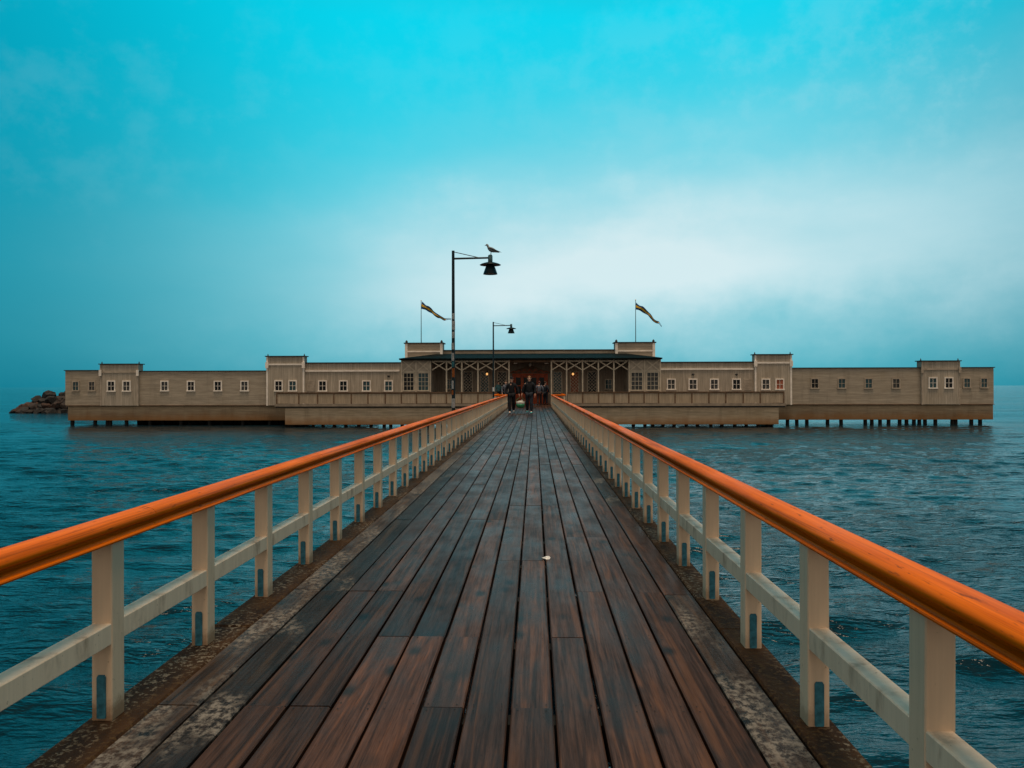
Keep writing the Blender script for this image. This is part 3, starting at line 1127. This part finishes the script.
# parapet and the two square turrets behind the canopy
zp = P(530, 349.6, DW + 1.6)[1]
px0, px1 = P(442, 0, DW + 1.6)[0], P(616, 0, DW + 1.6)[0]
bm = B()
box(bm, px0, px1, DW + 1.6, DW + 3.8, 2.9, zp - .08)
par = part('parapet', bm, 'wall')
bm = B()
box(bm, px0 - .05, px1 + .05, DW + 1.5, DW + 3.9, zp - .078, zp)
part('coping', bm, 'roof_edge', par)
for (a, b_, yt) in ((405.2, 442.6, 342.6), (615.4, 655.0, 341.9)):
    D = DW + 0.9
    x0, x1 = P(a, 0, D)[0], P(b_, 0, D)[0]
    zt = P((a + b_) / 2, yt, D)[1]
    bm = B()
    box(bm, x0, x1, D, D + 1.2, 2.9, zt - .08)
    tur = part('turret', bm, 'wall')
    bm = B()
    box(bm, x0 - .1, x1 + .1, D - .1, D + 1.3, zt - .078, zt)
    part('coping', bm, 'roof_edge', tur)
    for xx in (x0 - .01, x1 - .19):
        trim_bar(xx, xx + .20, 2.92, zt - .085, D, 0.06, 'trim', 'corner_board', tur)
        bm = B()
        tube(bm, [(xx + .1, D + .15, zt), (xx + .1, D + .15, zt + .12), (xx + .1, D + .15, zt + .2)], [0.10, 0.09, 0.02], 8)
        part('finial', bm, 'roof_edge', tur)
    trim_bar(x0 + .191, x1 - .191, zt - .74, zt - .64, D, 0.05, 'trim', 'cornice', tur)

# porch back wall: windows, lanterns, entrance
for px, wd, lat, gl in ((449.5, 0.55, False, 'glass'), (468, 0.62, True, 'glass'), (484.5, 0.62, True, 'glass'), (502, 0.62, True, 'glass'),
                        (557.5, 0.62, True, 'glass'), (574.5, 0.62, True, 'curtain'), (592, 0.62, True, 'glass'), (608.5, 0.55, False, 'glass')):  # the red pane has a lit window's warm light put into its colour
    x, zt = P(px, 371.5 if lat else 379.0, PB)
    zb = P(px, 392.5 if lat else 389.5, PB)[1]
    pane_window(x, (zt + zb) / 2, PB, wd if not lat else 0.72, zt - zb, 2, 3 if lat else 2, 'column', gl, 0.06, lattice=lat)
for px in (487.0, 573.0):
    x, z = P(px, 374.3, PB - .5)
    bm = B()
    tube(bm, [(x, PB - .01, z + .20), (x, PB - .35, z + .26), (x, PB - .5, z + .20)], 0.018, 6)
    lathe(bm, [(0.04, .20), (0.15, .13), (0.15, .11), (0.04, .115)], (x, PB - .5, z), 12)
    lan = part('wall_lantern', bm, 'lamp_metal')
    bm = B()
    ell(bm, (x, PB - .5, z + .02), (.085, .085, .10))
    part('lamp_globe', bm, 'lit', lan)

# entrance: pediment, frame, four door leaves
dx0, dx1 = P(512.3, 0, PB)[0], P(547.8, 0, PB)[0]
dzt = P(530, 373.5, PB)[1]
bm = B()
box(bm, dx0, dx0 + .16, PB - .10, PB + .01, 0.0, dzt)
box(bm, dx1 - .16, dx1, PB - .10, PB + .01, 0.0, dzt)
box(bm, dx0 + .161, dx1 - .161, PB - .10, PB + .01, dzt - .16, dzt)
frm = part('door_frame', bm, 'door')
n = 4
wl_ = (dx1 - dx0 - .34) / n
for k in range(n):
    a = dx0 + .17 + k * wl_
    bm = B()
    box(bm, a + .01, a + .10, PB - .06, PB + .005, 0.0, dzt - .17)
    box(bm, a + wl_ - .10, a + wl_ - .01, PB - .06, PB + .005, 0.0, dzt - .17)
    box(bm, a + .101, a + wl_ - .101, PB - .06, PB + .005, 0.0, 0.75)
    box(bm, a + .101, a + wl_ - .101, PB - .06, PB + .005, dzt - .30, dzt - .17)
    box(bm, a + .101, a + wl_ - .101, PB - .055, PB + .004, 1.35, 1.42)
    d = part('door', bm, 'door')
    bm = B()
    box(bm, a + .09, a + wl_ - .09, PB - .03, PB - .012, .74, dzt - .29)
    part('pane', bm, 'glass', d)
    bm = B()
    tube(bm, [(a + (wl_ - .06 if k % 2 == 0 else .06), PB - .10, .98), (a + (wl_ - .06 if k % 2 == 0 else .06), PB - .10, 1.12)], .014, 6)
    part('handle', bm, 'trim', d)
# pediment with zigzag boards
apx = (dx0 + dx1) / 2
zg0, zg1 = dzt + .03, P(530, 367.0, PB)[1]
bm = B()
wedge(bm, [(dx0 - .35, PB - .12, zg0), (dx1 + .35, PB - .12, zg0), (apx, PB - .12, zg1 + .15)],
      [(dx0 - .35, PB + .005, zg0), (dx1 + .35, PB + .005, zg0), (apx, PB + .005, zg1 + .15)])
ped = part('pediment', bm, 'fence_brown')
bm = B()
for k in range(7):
    u0, u1 = k / 7, (k + .5) / 7
    xa = dx0 - .1 + (dx1 - dx0 + .2) * u0
    xm_ = dx0 - .1 + (dx1 - dx0 + .2) * (k + .5) / 7
    xb_ = dx0 - .1 + (dx1 - dx0 + .2) * (k + 1) / 7
    hi = .08 + .22 * (1 - abs((k + .5) / 3.5 - 1))
    bar(bm, (xa, PB - .135, zg0 + .05), (xm_, PB - .135, zg0 + .05 + hi), .045, .02)
    bar(bm, (xm_, PB - .139, zg0 + .05 + hi), (xb_, PB - .139, zg0 + .05), .045, .02)
part('zigzag_boards', bm, 'door', ped)
bm = B()
ell(bm, (apx, PB - .35, P(530, 364.7, PB)[1]), (.10, .10, .16))
part('entrance_lamp', bm, 'trim')
for px in (515.5, 546.5):
    x, z = P(px, 363.2, TF + .5)
    bm = B()
    ell(bm, (x, TF + .5, z), (.16, .05, .05))
    part('spot_lamp', bm, 'trim')


# ------------------------------------------------------------------ terrace fences
def terrace_fence(posts_px, x_in, x_out, label, outer):
    root = thing('terrace_fence', label, 'fence', (x_out, TF - .05, 0))
    base = Vector((x_out, TF - .05, 0))
    zt = 0.885

    def fp(name, bm, mat):
        bmesh.ops.translate(bm, verts=bm.verts, vec=-base)
        return obj(name, bm, mat, root)
    xsps = [P(p, 0, TF)[0] for p in posts_px]
    for x in xsps:
        bm = B()
        box(bm, x - .045, x + .045, TF - .075, TF - .006, 0.087, zt - .002)
        fp('post', bm, 'fence_brown')
    xl = sorted(xsps + [x_in])
    for a, b_ in zip(xl, xl[1:]):
        bm = B()
        box(bm, a + .047, b_ - .047, TF - .045, TF - .02, 0.12, zt - .07)
        fp('board_panel', bm, 'fence_board')
    bm = B()
    box(bm, min(x_in, x_out), max(x_in, x_out), TF - .10, TF + .02, zt, zt + .055)
    box(bm, min(x_in, x_out), max(x_in, x_out), TF - .066, TF - .047, zt - .075, zt - .004)
    fp('cap_rail', bm, 'fence_brown')
    # return at the outer end
    bm = B()
    box(bm, x_out - .02, x_out + .02, TF + .03, DW - .4, 0.0, zt - .01)
    fp('return_panel', bm, 'fence_board')
    bm = B()
    box(bm, x_out - .06, x_out + .06, TF + .03, DW - .4, zt, zt + .05)
    fp('return_cap', bm, 'fence_brown')


terrace_fence([276.9, 299, 317.7, 334, 351.5, 368, 385.4, 401.4, 416.5, 430.8, 446.4, 461.7, 477.9], lx0 + .05, P(276.9, 0, TF)[0],
              'long low beige board fence on the terrace left of the pier', -1)
terrace_fence([783.5, 760, 743, 725.5, 708.7, 691.7, 674.9, 658.4, 644, 628.7, 614, 598.5, 582.7], lx1 - .05, P(783.5, 0, TF)[0],
              'long low beige board fence on the terrace right of the pier', 1)


# ------------------------------------------------------------------ street lamps
def make_lamp():
    root = thing('street_lamp', 'x', 'street lamp', (0, 0, 0), 0, 'lamps along the left edge of the pier')
    bm = B()
    tube(bm, [(0, 0, -0.25), (0, 0, 1.2), (0, 0, 4.53)], [0.046, 0.042, 0.034], 12)
    obj('pole', bm, 'lamp_metal', root)
    bm = B()
    tube(bm, [(0, 0, 4.34), (0.84, 0, 4.355)], [0.024, 0.022], 10)
    obj('arm', bm, 'lamp_metal', root)
    bm = B()
    tube(bm, [(0.02, 0, 4.50), (0.62, 0, 4.36)], 0.009, 8)
    obj('stay', bm, 'lamp_metal', root)
    bm = B()
    lathe(bm, [(0.035, 4.22), (0.055, 4.23), (0.055, 4.40), (0.04, 4.425)], (0.885, 0, 0), 16)
    obj('fitting', bm, 'lamp_grey', root)
    bm = B()
    lathe(bm, [(0.02, 4.255), (0.10, 4.245), (0.20, 4.215), (0.25, 4.19), (0.252, 4.182), (0.245, 4.183), (0.10, 4.225), (0.06, 4.17), (0.02, 4.17)], (0.885, 0, 0), 28)
    obj('reflector_disc', bm, 'lamp_metal', root)
    bm = B()
    lathe(bm, [(0.075, 4.20), (0.10, 4.165), (0.125, 4.10), (0.15, 4.03), (0.168, 3.975), (0.170, 3.965), (0.162, 3.966), (0.12, 4.08), (0.06, 4.16)], (0.885, 0, 0), 28)
    obj('lamp_shade', bm, 'lamp_metal', root)
    bm = B()
    lathe(bm, [(0.02, 3.985), (0.12, 3.975), (0.155, 3.99), (0.10, 4.03), (0.02, 4.05)], (0.885, 0, 0), 20)
    obj('lamp_glass', bm, 'lamp_grey', root)
    bm = B()
    box(bm, -0.06, 0.16, -0.05, 0.05, -0.13, -0.03)
    obj('bracket', bm, 'lamp_metal', root)
    return root


lamp = make_lamp()
LAMPX = -1.93
lamp.location = (LAMPX, 19.0, 0.05)
lamp['label'] = 'tall black lamp post nearest along the pier, patched with stickers, gull on top'
lamp2 = copy_tree(lamp)
lamp2.location = (-2.03, 39.5, 0)
lamp2['label'] = 'farther black lamp post along the pier, nearer the bathhouse, looking much smaller'
random.seed(21)
zz = 0.55
for k in range(11):
    hgt = random.uniform(0.08, 0.22)
    bm = B()
    a0 = random.uniform(-2.6, -1.6)
    n = 8
    span = random.uniform(1.2, 2.2)
    lo, hi = [], []
    for q in range(n + 1):
        an = a0 + span * (q / n - .3)
        for lst, z in ((lo, zz), (hi, zz + hgt)):
            lst.append(bm.verts.new((0.0475 * math.cos(an), 0.0475 * math.sin(an), z)))
    for q in range(n):
        bm.faces.new((lo[q], lo[q + 1], hi[q + 1], hi[q]))
    bmesh.ops.solidify(bm, geom=list(bm.faces), thickness=0.0015)
    obj('sticker', bm, random.choice(['sticker_w', 'sticker_w', 'sticker_t', 'sticker_o']), lamp)
    zz += hgt + random.uniform(0.02, 0.16)
for k in range(2):
    bm = B()
    tube(bm, [(0, 0, 0.6 + k * .5), (0, 0, 0.8 + k * .5)], .049, 12)
    obj('sticker', bm, ['sticker_t', 'sticker_w'][k], lamp2)

# ------------------------------------------------------------------ gull on the near lamp
gl = thing('gull', 'small grey and white gull standing on top of the near lamp', 'bird', (LAMPX + 0.90, 19.0, 4.472))
gl.scale = (.94, 1.2, 1.12)
bm = B()
body = [(-.125, 0, .205), (-.12, 0, .212), (-.10, 0, .214), (-.082, 0, .200), (-.072, 0, .178), (-.055, 0, .150), (-.02, 0, .125), (.03, 0, .108),
        (.075, 0, .095), (.12, 0, .082), (.17, 0, .068), (.215, 0, .056)]
rad = [.006, .018, .028, .030, .027, .038, .052, .055, .046, .032, .020, .010]
tube(bm, body, rad, 12, 0, 0.95)
obj('body', bm, 'gull_white', gl)
for s in (-1, 1):
    bm = B()
    tube(bm, [(-.05, s * .036, .150), (0, s * .050, .135), (.07, s * .046, .112), (.15, s * .026, .088), (.225, s * .012, .066), (.27, s * .004, .056)],
         [.012, .036, .038, .026, .012, .003], 10, 0, 0.35)
    obj('wing', bm, 'gull_grey', gl)
    bm = B()
    tube(bm, [(.005, s * .018, .085), (.0, s * .018, .03), (.004, s * .018, -.002)], .008, 6)
    for an in (-.5, 0, .5):
        tube(bm, [(.004, s * .018, .004), (-.03 * math.cos(an), s * .018 + .03 * math.sin(an), .003)], .003, 5)
    obj('leg', bm, 'gull_dark', gl)
    bm = B()
    ell(bm, (-.112, s * .022, .220), (.004, .003, .004), 0, 1)
    obj('eye', bm, 'eye', gl)
bm = B()
tube(bm, [(-.122, 0, .208), (-.145, 0, .204), (-.160, 0, .197)], [.009, .006, .001], 8)
obj('beak', bm, 'beak', gl)


# ------------------------------------------------------------------ flags on the turrets
def flag(px_pole, ytop, tail, label, D, zbase, seed):
    x, zt = P(px_pole, ytop, D)
    root = thing('flagpole', label, 'flagpole', (x, D, zbase), 0, 'flagpoles on the turrets')
    L = zt - zbase
    bm = B()
    tube(bm, [(0, 0, 0), (0, 0, L)], [.035, .022], 8)
    obj('pole', bm, 'lamp_grey', root)
    bm = B()
    ell(bm, (0, 0, L + .03), (.045, .045, .045), 0, 1)
    obj('finial', bm, 'flag_yellow', root)
    # swallow-tailed pennant hanging out on a light wind
    bm = B()
    random.seed(seed)
    pts = [P(a, b, D) for a, b in tail]
    pts = [(a - x, b - zbase) for a, b in pts]
    n = 26
    rows = []
    for k in range(n + 1):
        u = k / n * (len(pts) - 1)
        i = min(int(u), len(pts) - 2)
        f = u - i
        f = f * f * (3 - 2 * f) * .5 + f * .5
        cx = pts[i][0] * (1 - f) + pts[i + 1][0] * f
        cz = pts[i][1] * (1 - f) + pts[i + 1][1] * f
        hw = .25 * (1 - .70 * (k / n)) * (1 + .18 * math.sin(k * .9 + seed))
        cz += .07 * math.sin(k * .75 + seed * 2) * (k / n)
        yy = .16 * math.sin(k / n * 11 + seed) * (k / n)
        row = []
        for q in range(6):
            v = (-1, -.65, -.32, .32, .65, 1)[q]
            row.append(bm.verts.new((cx - v * hw * .12, yy + .05 * math.sin(q + k * .6), cz - v * hw * (1 - .35 * abs(math.sin(k * .45 + seed)) * (k / n)))))
        rows.append(row)
    for k in range(n):
        for q in range(5):
            if k >= n - 4 and q == 2:
                continue
            fc_ = bm.faces.new((rows[k][q], rows[k + 1][q], rows[k + 1][q + 1], rows[k][q + 1]))
            fc_.material_index = 1 if q == 2 else 0
            fc_.smooth = True
    bmesh.ops.solidify(bm, geom=list(bm.faces), thickness=0.008)
    obj('pennant', bm, ['flag_blue', 'flag_yellow'], root)


zl = P(424, 342.6, DW + .9)[1]
zr_ = P(635, 341.9, DW + .9)[1]
flag(421.3, 301.0, [(421.6, 305.0), (427, 308), (433, 312), (439, 317), (445, 319), (451.5, 320.0)],
     'thin white flagpole with blue and yellow pennant on the left turret', DW + 2.2, zl, 1)
flag(635.8, 300.3, [(636.0, 306.0), (642, 309), (648, 313), (653, 319), (658, 323), (662, 325.5)],
     'thin white flagpole with blue and yellow pennant on the right turret', DW + 2.2, zr_, 2)


# ------------------------------------------------------------------ people
def skin_mesh(name, verts, edges, radii, mat, parent, sub=1):
    me = bpy.data.meshes.new(name + '_skeleton')
    me.from_pydata([tuple(v) for v in verts], edges, [])
    o = bpy.data.objects.new(name, me)
    COL.objects.link(o)
    md = o.modifiers.new('skin', 'SKIN')
    md.branch_smoothing = 0.6
    ly = me.skin_vertices[0].data
    for i, r in enumerate(radii):
        ly[i].radius = r if isinstance(r, tuple) else (r, r)
        ly[i].use_root = (i == 0)
    sd = o.modifiers.new('sub', 'SUBSURF')
    sd.levels = sd.render_levels = sub
    dg = bpy.context.evaluated_depsgraph_get()
    dg.update()
    ev = o.evaluated_get(dg)
    m2 = bpy.data.meshes.new_from_object(ev)
    m2.name = name
    o.modifiers.clear()
    o.data = m2
    bpy.data.meshes.remove(me)
    for p in m2.polygons:
        p.use_smooth = True
    m2.materials.clear()
    m2.materials.append(M[mat])
    o.parent = parent
    return o


class Sk:
    def __init__(self):
        self.v, self.e, self.r = [], [], []

    def add(self, p, r, link=None):
        self.v.append(Vector(p))
        self.r.append(r)
        i = len(self.v) - 1
        if link is not None:
            self.e.append((link, i))
        return i

    def chain(self, link, pts):
        for p, r in pts:
            link = self.add(p, r, link)
        return link


def person(label, loc, rz, scale, arms, stride, jacket, trousers, shoe, hair, cap=False, lean=0.0, long_hair=False, coat=False):
    """facing -Y before rotation. arms: [(elbow, wrist, handdir)] for s = -1 and +1"""
    root = thing('person', label, 'person', loc, rz)
    root.scale = (scale,) * 3
    ly = -lean
    hips = [(s * .095, 0, .90) for s in (-1, 1)]
    knees, ankles = [], []
    for s, st in zip((-1, 1), stride):
        ankles.append(Vector((s * .10, -st, .085 + max(0, -st) * .25)))
        knees.append(Vector((s * .10, -st * .45 - .05, .49 + max(0, -st) * .03)))
    # one continuous body
    k = Sk()
    pel = k.add((0, 0, .94), (.13, .10))
    sp1 = k.add((0, ly * .3, 1.12), (.125, .095), pel)
    ch = k.add((0, ly * .7, 1.30), (.15, .105), sp1)
    nb = k.add((0, ly, 1.45), (.075, .07), ch)
    nk = k.add((0, ly - .01, 1.50), (.052, .055), nb)
    jw = k.add((0, ly - .025, 1.565), (.062, .075), nk)
    hd = k.add((0, ly - .02, 1.64), (.076, .092), jw)
    k.add((0, ly - .01, 1.705), (.066, .08), hd)
    shp = []
    for s, (el, wr, hdv) in zip((-1, 1), arms):
        sh = k.add((s * .175, ly, 1.405), .062, ch)
        el, wr, hv = Vector(el), Vector(wr), Vector(hdv).normalized()
        shp.append((Vector((s * .175, ly, 1.405)), el, wr))
        e_ = k.add(el, .042, sh)
        w_ = k.add(wr, .029, e_)
        palm = wr + hv * .055
        p_ = k.add(palm, (.036, .018), w_)
        across = Vector((0, 1, 0)) if abs(hv.y) < .8 else Vector((1, 0, 0))
        inward = Vector((-s, 0, 0))
        for f, ln in zip((-1.5, -.5, .5, 1.5), (.060, .075, .080, .068)):
            b0 = palm + hv * .035 + across * f * .017
            k.chain(p_, [(b0, .0095), (b0 + hv * ln * .55 + inward * .006, .0085), (b0 + hv * ln * .9 + inward * .03, .0075)])
        tb = palm - across * .036 + hv * .0
        k.chain(p_, [(tb, .011), (tb + hv * .04 - across * .008 + inward * .012, .009)])
    for i, s in enumerate((-1, 1)):
        hp = k.add(hips[i], .088, pel)
        kn = k.add(knees[i], .055, hp)
        cf = k.add(knees[i].lerp(ankles[i], .35), .052, kn)
        an = k.add(ankles[i], .036, cf)
        k.chain(an, [(ankles[i] + Vector((0, -.08, -.035)), (.036, .028)), (ankles[i] + Vector((0, -.16, -.05)), (.034, .020))])
    skin_mesh('body', k.v, k.e, k.r, 'skin', root)
    # jacket
    k = Sk()
    a = k.add((0, 0, .88 if not coat else .80), (.185, .145))
    b_ = k.add((0, ly * .3, 1.12), (.180, .145), a)
    c = k.add((0, ly * .7, 1.32), (.205, .155), b_)
    nk2 = k.add((0, ly, 1.455), (.120, .105), c)
    k.add((0, ly, 1.52), (.075, .078), nk2)
    for s, (sh, el, wr) in zip((-1, 1), shp):
        k.chain(c, [(sh + Vector((-s * .01, 0, .015)), .105), (el, .068), (el.lerp(wr, .95), .052)])
    skin_mesh('jacket', k.v, k.e, k.r, jacket, root)
    # trousers
    k = Sk()
    a = k.add((0, 0, .95), (.165, .130))
    for i, s in enumerate((-1, 1)):
        k.chain(a, [(hips[i], .118), (knees[i], .086), (knees[i].lerp(ankles[i], .5), .080), (ankles[i] + Vector((0, 0, .0)), .070)])
    skin_mesh('trousers', k.v, k.e, k.r, trousers, root)
    for i, s in enumerate((-1, 1)):
        bm = B()
        q = ankles[i]
        tube(bm, [q + Vector((0, .055, -.045)), q + Vector((0, .02, -.035)), q + Vector((0, -.07, -.043)), q + Vector((0, -.15, -.055)), q + Vector((0, -.185, -.062))],
             [.030, .052, .050, .042, .018], 10, 0, 0.72)
        obj('shoe', bm, shoe, root)
    # hair and face
    hx = ly - .01
    bm = B()
    ell(bm, (0, hx + .018, 1.675), (.090, .098, .088))
    for v in list(bm.verts):
        if v.co.z < 1.66 and v.co.y < hx - .02:
            v.co.z = 1.695
            v.co.y += .015
        if long_hair and v.co.z < 1.64:
            v.co.z -= .14
    obj('hair', bm, hair, root)
    if cap:
        bm = B()
        ell(bm, (0, hx + .01, 1.700), (.098, .106, .072))
        for v in list(bm.verts):
            v.co.z = max(v.co.z, 1.690)
        tube(bm, [(0, hx - .08, 1.695), (0, hx - .135, 1.690), (0, hx - .17, 1.684)], [.085, .075, .04], 10, 0, 0.12)
        obj('cap', bm, 'black_cloth', root)
    for s in (-1, 1):
        bm = B()
        ell(bm, (s * .032, hx - .092, 1.640), (.012, .010, .007), 0, 1)
        obj('eye', bm, 'eye', root)
        bm = B()
        ell(bm, (s * .082, hx + .005, 1.63), (.012, .024, .032), 0, 1)
        obj('ear', bm, 'skin', root)
    bm = B()
    tube(bm, [(0, hx - .088, 1.648), (0, hx - .108, 1.615), (0, hx - .092, 1.602)], [.008, .015, .010], 8)
    obj('nose', bm, 'skin', root)
    bm = B()
    ell(bm, (0, hx - .090, 1.575), (.024, .010, .007), 0, 1)
    obj('mouth', bm, 'lips', root)
    return root


DP = 40.0
p1x, p2x = P(511.5, 0, DP)[0], P(529.3, 0, DP)[0]
down = (0, 0, -1)
# facing the camera: s=-1 is the figure's own right, at image left
person('walker in black cap and pale shoes carrying the green bag by one handle', (p1x, DP + .1, 0), R(3), 1.03,
       [((-.27, .02, 1.15), (-.28, -.10, .90), down), ((.29, .0, 1.16), (.36, -.05, .92), (.25, 0, -1))],
       (.16, -.20), 'black_cloth', 'black_cloth', 'white_shoe', 'brown_hair', cap=True, coat=True)
person('blond walker in black coat and turquoise shoes, carrying the green bag by one handle', (p2x, DP, 0), R(-2), 1.06,
       [((-.28, .0, 1.16), (-.34, -.04, .92), (-.25, 0, -1)), ((.27, .04, 1.15), (.27, -.06, .90), down)],
       (-.16, .16), 'black_cloth', 'dark_cloth', 'teal_shoe', 'blond', long_hair=True, coat=True)
h1 = (p1x + .385 * 1.03, DP + .05, .78)
h2 = (p2x - .37 * 1.06, DP - .04, .80)
bagx = (h1[0] + h2[0]) / 2
bag = thing('bag', 'round green and white carrier bag held between the two walkers', 'bag', (bagx, DP, .26))
bm = B()
lathe(bm, [(.05, 0.0), (.14, .015), (.19, .07), (.21, .14), (.215, .20), (.205, .20), (.19, .12), (.04, .05)], (0, 0, 0), 20)
obj('bag_body', bm, 'bag_green', bag)
bm = B()
lathe(bm, [(.213, .201), (.218, .25), (.225, .32), (.217, .32), (.208, .25), (.204, .201)], (0, 0, 0), 20)
obj('bag_rim', bm, 'bag_white', bag)
bm = B()
ell(bm, (-.02, 0, .27), (.18, .17, .10))
ell(bm, (.07, .02, .33), (.07, .07, .09))
obj('contents', bm, ['bag_white'], bag)
for hx_, sgn in ((h1, -1), (h2, 1)):
    bm = B()
    t_ = Vector(hx_) - Vector((bagx, DP, .26))
    tube(bm, [(sgn * .215, -.06, .28), (sgn * .20, -.04, .40), (t_.x, t_.y - .02, t_.z), (t_.x, t_.y + .03, t_.z), (sgn * .20, .05, .40), (sgn * .215, .07, .28)], .007, 8)
    obj('handle', bm, 'bag_green', bag)

q = P(539.3, 0, 56.5)[0]
person('auburn haired person in grey jacket walking away near the entrance', (q, 56.5, 0), R(176), .98,
       [((-.27, .02, 1.15), (-.26, -.10, .90), down), ((.27, .03, 1.15), (.26, -.05, .90), down)],
       (.14, -.15), 'grey_cloth', 'brown_cloth', 'brown_cloth', 'red_hair')
q = P(545.2, 0, 57.3)[0]
person('person in dark clothes standing by the right rail near the entrance', (q, 57.3, 0), R(150), .97,
       [((-.27, .02, 1.15), (-.26, -.10, .90), down), ((.27, .03, 1.15), (.22, -.16, .98), down)],
       (.03, -.02), 'dark_cloth', 'dark_cloth', 'black_cloth', 'brown_hair')
q = P(498.3, 0, 59.6)[0]
person('person in pale teal jacket on the terrace behind the left railing', (q, 59.6, 0), R(30), .98,
       [((-.27, .02, 1.15), (-.26, -.10, .90), down), ((.27, .03, 1.15), (.22, -.16, .98), down)],
       (.03, -.02), 'teal_cloth', 'dark_cloth', 'black_cloth', 'brown_hair')
q = P(505.8, 0, 54.5)[0]
person('person in grey jacket half hidden behind the capped walker', (q, 54.5, 0), R(10), .98,
       [((-.27, .02, 1.15), (-.26, -.10, .90), down), ((.27, .03, 1.15), (.22, -.16, .98), down)],
       (.10, -.10), 'grey_cloth', 'dark_cloth', 'black_cloth', 'brown_hair')

# ------------------------------------------------------------------ breakwater of boulders
random.seed(33)
RD = 90.0
bm = B()
n = 24
xsb = np.linspace(P(6, 0, RD)[0], P(160, 0, RD + 8)[0], n)
prev = None
for k, x in enumerate(xsb):
    u = k / (n - 1)
    h = 2.7 * min(1, (u * 3.6) ** .7) * (0.9 + .15 * math.sin(k * 1.7))
    wd = .8 + 2.2 * min(1, u * 3)
    yc = RD + 2.0 + u * 4
    cur = [bm.verts.new((x, yc - wd - .4, WATER_Z - .6)), bm.verts.new((x, yc - wd * .5, WATER_Z + h * .60)), bm.verts.new((x, yc, WATER_Z + h * .92)), bm.verts.new((x, yc + wd, WATER_Z - .6))]
    if prev:
        for q in range(3):
            bm.faces.new((prev[q], cur[q], cur[q + 1], prev[q + 1]))
    prev = cur
tag(obj('terrain', bm, 'rock_dark'), kind='structure')
protos = []
for k in range(5):
    bm = B()
    bmesh.ops.create_icosphere(bm, subdivisions=3, radius=1.0)
    for v in bm.verts:
        d = v.co.normalized()
        f = 1 + .35 * mnoise.noise(d * 1.2 + Vector((k * 9, 0, 0))) + .16 * mnoise.noise(d * 3.1 + Vector((0, k * 7, 0)))
        v.co = d * f
    # a few flat broken faces
    for c in range(6):
        nrm = Vector((random.gauss(0, 1), random.gauss(0, 1), random.gauss(0, 1))).normalized()
        lim = random.uniform(.62, .85)
        for v in bm.verts:
            e = v.co.dot(nrm) - lim
            if e > 0:
                v.co -= nrm * e
    me_ = bpy.data.meshes.new('boulder')
    bmesh.ops.recalc_face_normals(bm, faces=bm.faces)
    bm.to_mesh(me_)
    bm.free()
    protos.append(me_)
mesh_var = {}
nr = 0
for tier in range(4):
    for k in range(15):
        u = (k + random.uniform(.1, .9)) / 15
        hmax = 2.75 * min(1, (u * 3.6) ** .7)
        z = tier / 3.4 * hmax * 0.86
        if tier and hmax * 1.05 < tier * .55:
            continue
        r = random.uniform(.45, .85) * (1 if tier < 3 else .8)
        r = min(r, .35 + hmax * .35) * (1.12 if tier == 3 else 1)
        x = xsb[0] + (xsb[-1] - xsb[0]) * u
        y = RD + 2.0 + u * 4 - (.8 + 2.2 * min(1, u * 3)) * (1 - tier / 3.6)
        mat = 'rock_dark' if tier in (0, 3) else random.choice(['rock_red', 'rock_red', 'rock_brown', 'rock_dark'])
        pi = random.randrange(5)
        key = (pi, mat)
        if key not in mesh_var:
            mm = protos[pi].copy()
            mm.materials.append(M[mat])
            mm.name = 'boulder'
            mesh_var[key] = mm
        o = bpy.data.objects.new('boulder', mesh_var[key])
        COL.objects.link(o)
        o.location = (x, y, WATER_Z + z + .05)
        o.scale = (r * random.uniform(1, 1.45), r * random.uniform(.9, 1.2), r * random.uniform(.65, .9))
        o.rotation_euler = (random.uniform(-.4, .4), random.uniform(-.4, .4), random.uniform(0, 6.3))
        nm = {'rock_dark': 'dark wet boulder in the breakwater heap behind the bathhouse', 'rock_red': 'rust red boulder in the breakwater heap behind the bathhouse',
              'rock_brown': 'dull brown boulder in the breakwater heap behind the bathhouse'}[mat]
        tag(o, nm, 'boulder', {'rock_dark': 'dark boulders of the breakwater', 'rock_red': 'rust red boulders of the breakwater', 'rock_brown': 'brown boulders of the breakwater'}[mat])

# ------------------------------------------------------------------ litter on the planks
bm = B()
n = 9
vs = []
for k in range(n):
    an = 2 * math.pi * k / n
    rr = 1 + .25 * mnoise.noise(Vector((math.cos(an) * 2, math.sin(an) * 2, 3)))
    vs.append(bm.verts.new((.036 * rr * math.cos(an), .055 * rr * math.sin(an), .004 + .006 * math.sin(an * 2))))
ctr = bm.verts.new((.004, .002, .012))
for k in range(n):
    bm.faces.new((vs[k], vs[(k + 1) % n], ctr))
bmesh.ops.solidify(bm, geom=list(bm.faces), thickness=0.0015)
o = obj('paper_scrap', bm, 'paper', None, (P(545.5, 0, 6.28)[0], 6.28, .001))
tag(o, 'small crumpled white scrap of paper lying on the pier planks', 'litter')
